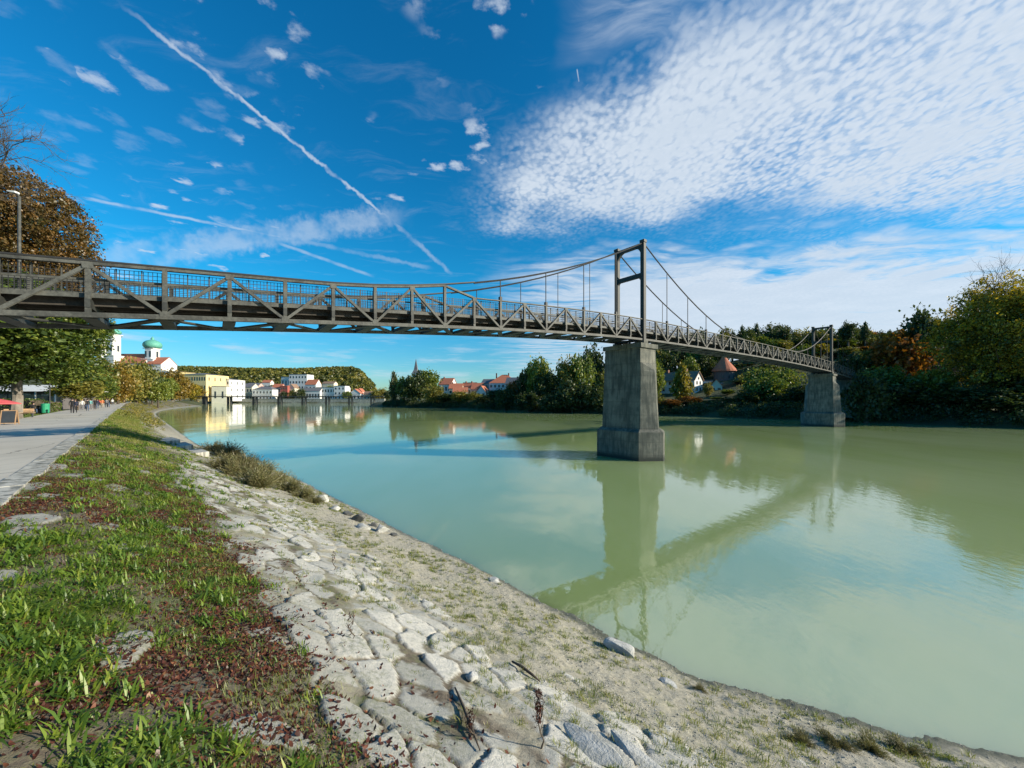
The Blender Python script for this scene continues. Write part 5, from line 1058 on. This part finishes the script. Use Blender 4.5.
p = prom(45.3, 413); m = MB(); bn_ = empty('litter_bin', p, label='green cylindrical litter bin at the edge of the lawn by the lamp', cat='bin'); m.lathe([(0.30,0.0),(0.33,0.05),(0.36,1.02),(0.37,1.05)], 16); m.build('body', M_bin, bn_); m = MB(); m.lathe([(0.38,1.051),(0.36,1.14),(0.15,1.18)], 16); m.build('lid', M_bin, bn_)
p = prom(49.8, 412.2); lm = empty('promenade_lamp', p, label='tall dark lamp post with a cluster of round glass heads beside the litter bin', cat='street lamp'); H = (412.2-368.5)/F*p.y
m = MB(); m.tube([(0,0,0),(0,0,0.4),(0,0,H*0.5),(0,0,H-0.1)], [0.10,0.07,0.055,0.045], 10); m.build('lamp_post', M_darkm, lm)
for k_ in range(4):
    a = k_*math.pi/2+0.5; e = Vector((math.cos(a)*0.55, math.sin(a)*0.55, H-0.25)); m = MB(); m.tube([(0,0,H-0.75),(e.x*0.6,e.y*0.6,H-0.55),(e.x,e.y,e.z-0.1)], 0.025, 6); ar = m.build('lamp_arm', M_darkm, lm)
    m = MB(); m.lathe([(0.05,-0.12),(0.20,-0.02),(0.24,0.10),(0.17,0.22),(0.04,0.27)], 12, e); m.build('lamp_globe', M_white, ar, smooth=True)
def parasol(px, py, R, H, canv, lb, closed=False):
    p = prom(px, py); o = empty('parasol', p, label=lb, cat='parasol'); m = MB(); m.tube([(0,0,0),(0,0,H)], 0.03, 6); m.build('pole', M_darkm, o)
    m = MB(); m.lathe([(R,H-R*0.32),(R*0.98,H-R*0.26),(R*0.5,H-R*0.08),(0.04,H+0.05)], 8); m.build('canopy', canv, o)
parasol(-1.5, 426, 0.95, 1.75, M_redc, 'small red parasol cut off by the left edge next to the chalkboard')
parasol(60, 409, 2.3, 3.0, M_white, 'large cream parasol of the cafe behind the lamp'); parasol(78, 407.5, 2.6, 3.0, M_white, 'cream parasol of the cafe, farther along'); parasol(40, 409, 2.3, 3.1, M_white, 'cream parasol of the cafe nearest the chestnut trunk')
# cafe pavilion
pv = empty('cafe_pavilion', prom_d(44, 62), math.radians(0), label='low cafe pavilion with pale flat roof between the trees behind the promenade', cat='pavilion')
m = MB(); m.box(-8,3,0,5,0,2.9); m.build('wall', P_dark, pv); m = MB(); m.loft([[(-9,-2,2.91),(4.2,-2,2.91),(4.2,6,2.91),(-9,6,2.91)],[(-7,1,4.0),(2.2,1,4.0),(2.2,4,4.0),(-7,4,4.0)]]); m.build('roof', M_white, pv)
for i in range(5): m = MB(); m.box(-8.6+i*3.1,-8.45+i*3.1,-1.8,-1.65,0,2.9); m.build('post', M_white, pv)
for i in range(5): window(pv, -6.9+i*2.2, -0.02, 0.9, 2.0, 1.5)
# hedges and a low wall behind the lawn
def hedge(px0, px1, Y, h, dpt, lb, seed):
    a, b_ = prom_d(px0, Y), prom_d(px1, Y); n = 5200; rg = np.random.default_rng(seed); X = a.x+(b_.x-a.x)*rg.random(n); Yy = Y+rg.random(n)*dpt; Z = PZ-0.1+rg.random(n)*h*(0.9+0.1*np.sin(X*2)); s_ = 0.09
    nr = rg.normal(0,1,(n,3)); nr /= np.linalg.norm(nr,axis=1)[:,None]; aa = np.cross(nr, rg.normal(0,1,(n,3))); aa /= np.linalg.norm(aa,axis=1)[:,None]; bb = np.cross(nr, aa); c = np.stack([X,Yy,Z],-1)
    V = np.stack([c-aa*s_, c-bb*s_*.7, c+aa*s_, c+bb*s_*.7],1).reshape(-1,3); m = MB(); m.box(min(a.x,b_.x)+0.1, max(a.x,b_.x)-0.1, Y+0.12, Y+dpt-0.12, PZ-0.2, PZ+h*0.82)
    root = empty('hedge', (0,0,0), label=lb, cat='hedge'); m.build('branches', M_bark, root); link('foliage', fast('foliage', V, np.arange(n*4).reshape(-1,4), {'tint': np.repeat(np.clip(rg.normal(.4,.2,n),0,1),4)}), L_green, root)
hedge(-30, 30, 46, 1.9, 1.6, 'clipped green hedge behind the thick chestnut trunk', 61); hedge(36, 50, 52, 1.6, 1.4, 'short green hedge behind the litter bin', 62)
# people
SKIN = mat_basic('skin', (0.50,0.32,0.24), rough=0.6, bmp=0)
def cloth(name, c): return mat_basic(name, c, rough=0.85, bmp=0)
CL = {k_: cloth(k_+'_cloth', c) for k_, c in dict(black=(0.015,0.015,0.018), navy=(0.02,0.03,0.07), white=(0.70,0.69,0.66), grey=(0.20,0.20,0.21), teal=(0.15,0.42,0.42), orange=(0.65,0.20,0.08), red=(0.45,0.05,0.05), beige=(0.45,0.36,0.25), denim=(0.06,0.10,0.18), brown=(0.12,0.07,0.04)).items()}
HAIR = {k_: cloth(k_+'_hair', c) for k_, c in dict(dark=(0.02,0.015,0.01), brown=(0.08,0.045,0.025), blond=(0.35,0.24,0.11), grey=(0.35,0.35,0.34)).items()}
def person(px, py, top_, legs, hair, pose, heading, lb, h=1.72, group='people strolling on the promenade', bag=None):
    """body = one skinned surface; materials by height; hair as child"""
    s_ = 1 if pose != 'walk2' else -1; st = 0.26 if pose.startswith('walk') else 0.04; arm = 0.20 if pose.startswith('walk') else 0.03
    if pose == 'sit':
        J = dict(pel=(0,0,.48), spine=(0,.04,.72), chest=(0,.05,.95), neck=(0,.03,1.12), head0=(0,0,1.19), head1=(0,-.01,1.36), hl=(.09,-.02,.46), kl=(.11,-.42,.48), al=(.11,-.44,.08), tl=(.12,-.60,.04), hr=(-.09,-.02,.46), kr=(-.11,-.42,.48), ar=(-.11,-.40,.08), tr=(-.12,-.56,.04), sl=(.18,.05,1.04), el=(.23,-.02,.78), wl=(.15,-.26,.62), fl=(.11,-.36,.58), sr=(-.18,.05,1.04), er=(-.23,-.02,.78), wr=(-.15,-.26,.62), fr=(-.11,-.36,.58))
    else:
        J = dict(pel=(0,0,.93), spine=(0,.01,1.12), chest=(0,.02,1.32), neck=(0,.01,1.47), head0=(0,-.01,1.54), head1=(0,-.02,1.70), hl=(.09,0,.90), kl=(.10,-st*s_*.6,.49), al=(.10,-st*s_*.8+(.10 if s_<0 else 0),.09), tl=(.11,-st*s_-.13,.035), hr=(-.09,0,.90), kr=(-.10,st*s_*.35,.49), ar=(-.10,st*s_*1.1,.10), tr=(-.11,st*s_*1.0-.12,.035),
                 sl=(.18,.02,1.41), el=(.23,arm*s_*.5+.02,1.14), wl=(.23,arm*s_*.4-.10,.90), fl=(.22,arm*s_*.4-.15,.80), sr=(-.18,.02,1.41), er=(-.23,-arm*s_*.5+.02,1.14), wr=(-.23,-arm*s_*.6-.08,.90), fr=(-.22,-arm*s_*.6-.13,.80))
    R_ = dict(pel=.145, spine=.125, chest=.155, neck=.055, head0=.075, head1=.088, hl=.09, kl=.062, al=.042, tl=.035, hr=.09, kr=.062, ar=.042, tr=.035, sl=.062, el=.045, wl=.03, fl=.028, sr=.062, er=.045, wr=.03, fr=.028)
    E_ = [('pel','spine'),('spine','chest'),('chest','neck'),('neck','head0'),('head0','head1'),('pel','hl'),('hl','kl'),('kl','al'),('al','tl'),('pel','hr'),('hr','kr'),('kr','ar'),('ar','tr'),('chest','sl'),('sl','el'),('el','wl'),('wl','fl'),('chest','sr'),('sr','er'),('er','wr'),('wr','fr')]
    keys_ = list(J); me = bpy.data.meshes.new('p'); me.from_pydata([J[k_] for k_ in keys_], [(keys_.index(a), keys_.index(b_)) for a, b_ in E_], []); o = bpy.data.objects.new('p', me); C.objects.link(o)
    o.modifiers.new('s', 'SKIN'); 
    for i, k_ in enumerate(keys_): sv = me.skin_vertices[0].data[i]; sv.radius = (R_[k_], R_[k_]*(0.72 if k_ in ('chest','spine','pel') else 1)); sv.use_root = (k_ == 'pel')
    sb = o.modifiers.new('b', 'SUBSURF'); sb.levels = 1; sb.render_levels = 1
    dg = bpy.context.evaluated_depsgraph_get(); dg.update(); me2 = bpy.data.meshes.new_from_object(o.evaluated_get(dg)); bpy.data.objects.remove(o)
    root = empty('person', prom(px, py), heading, label=lb, cat='person', group=group); root.scale = (h/1.78,)*3
    me2.name = 'body'; me2.materials.clear()
    for mt in (SKIN, CL[top_], CL[legs], CL['black']): me2.materials.append(mt)
    sit = pose == 'sit'; hip = .52 if sit else .93
    for f_ in me2.polygons:
        c = f_.center
        if c.z > (1.10 if sit else 1.47): mi = 0
        elif c.z > hip and not (not sit and abs(c.x) > .19 and c.z < .88): mi = 1
        elif not sit and abs(c.x) > .185 and c.z > .6: mi = 0 if c.z < .88 else 1
        elif sit and c.y < -.22 and c.z > .54: mi = 0
        elif c.z < .10: mi = 3
        else: mi = 2
        f_.material_index = mi; f_.use_smooth = True
    b = bpy.data.objects.new('body', me2); C.objects.link(b); b.parent = root
    hz_ = J['head1']; m = MB(); m.lathe([(0.105,-0.10),(0.112,-0.02),(0.105,0.05),(0.075,0.095),(0.02,0.115)], 12, (hz_[0], hz_[1]+0.025, hz_[2]-0.01)); m.build('hair', HAIR[hair], root, smooth=True)
    if bag: m = MB(); m.loft([[(x,.10,z-0) for x, z in ((-.13,.98),(.13,.98),(.14,1.35),(-.14,1.35))], [(x,.27,z) for x, z in ((-.11,1.0),(.11,1.0),(.11,1.30),(-.11,1.30))]]); o = m.build('backpack', CL[bag], None, label=f'{bag} backpack worn by a walker on the promenade', cat='backpack'); o.location = root.location; o.rotation_euler = root.rotation_euler; o.scale = root.scale
H1 = math.radians(-135+180+180)                                     # walking towards the town (local -y is forward)
fw = math.atan2(-R2, R2)                                            # heading helpers
aw, to = math.radians(225), math.radians(45)
person(72.2, 413.2, 'black', 'black', 'dark', 'walk', aw, 'tallest walker, all in black, left of the nearest couple', 1.85)
person(75.2, 413.0, 'navy', 'black', 'brown', 'walk2', aw, 'walker in navy jacket beside the tall one in black', 1.72)
person(82.0, 410.2, 'white', 'grey', 'blond', 'walk', to, 'person in white top and grey trousers behind the first couple', 1.68)
person(84.0, 409.5, 'beige', 'denim', 'brown', 'walk2', to, 'person in beige jacket and jeans', 1.68)
person(87.4, 411.0, 'black', 'denim', 'dark', 'walk', aw, 'walker with black jacket and jeans in the middle of the path', 1.75)
person(90.2, 409.3, 'teal', 'grey', 'blond', 'walk2', aw, 'person in pale teal jacket', 1.68)
person(95.0, 409.5, 'black', 'black', 'dark', 'walk', to, 'bulky person in black right of the teal jacket', 1.8, bag='grey')
person(97.2, 408.8, 'navy', 'denim', 'brown', 'walk2', to, 'person in navy beside the bulky one', 1.7)
person(102.2, 407.8, 'orange', 'beige', 'blond', 'walk', aw, 'person in orange red top', 1.72)
person(106.5, 407.5, 'grey', 'black', 'dark', 'walk2', aw, 'person in grey near the kerb in the distance', 1.75)
person(108.6, 407.3, 'black', 'denim', 'dark', 'walk', aw, 'person in black next to the grey one near the kerb', 1.75)
person(112.5, 405.2, 'white', 'denim', 'grey', 'walk', to, 'distant person in white near the kerb', 1.7)
person(99.5, 406.0, 'red', 'black', 'brown', 'walk2', to, 'distant person in dark red', 1.7)
person(64.5, 408.0, 'white', 'black', 'dark', 'walk', aw, 'person in white standing by the cafe parasols', 1.7)
for px, py, c_, lb in ((33.5, 413.2, 'black', 'person in black seated on the lawn edge bench left of the bin'), (37.0, 413.0, 'white', 'person in white seated on the bench nearest the bin')):
    person(px, py, c_, 'denim', 'dark', 'sit', math.radians(70), lb, 1.72, group='people sitting on the bench')
def bench(px, py, rz, lb):
    o = empty('park_bench', prom(px, py), rz, label=lb, cat='bench')
    m = MB()
    for k_ in range(3): m.box(-0.9,0.9,-0.20+k_*0.15,-0.08+k_*0.15,0.42,0.455)
    m.build('seat', M_frame, o); m = MB()
    for k_ in range(2): m.beam((-0.9,0.28+0.03*k_,0.60+0.16*k_),(0.9,0.28+0.03*k_,0.60+0.16*k_),0.03,0.11)
    m.build('backrest', M_frame, o)
    for x in (-0.75, 0.75): m = MB(); m.box(x-0.03,x+0.03,-0.18,0.24,0,0.418); m.build('leg', M_darkm, o)
bench(35.2, 412.9, math.radians(70), 'wooden bench with two people at the edge of the lawn')
bench(20, 417.5, math.radians(60), 'empty wooden bench near the thick chestnut trunk')
print('all done', len(bpy.data.objects))
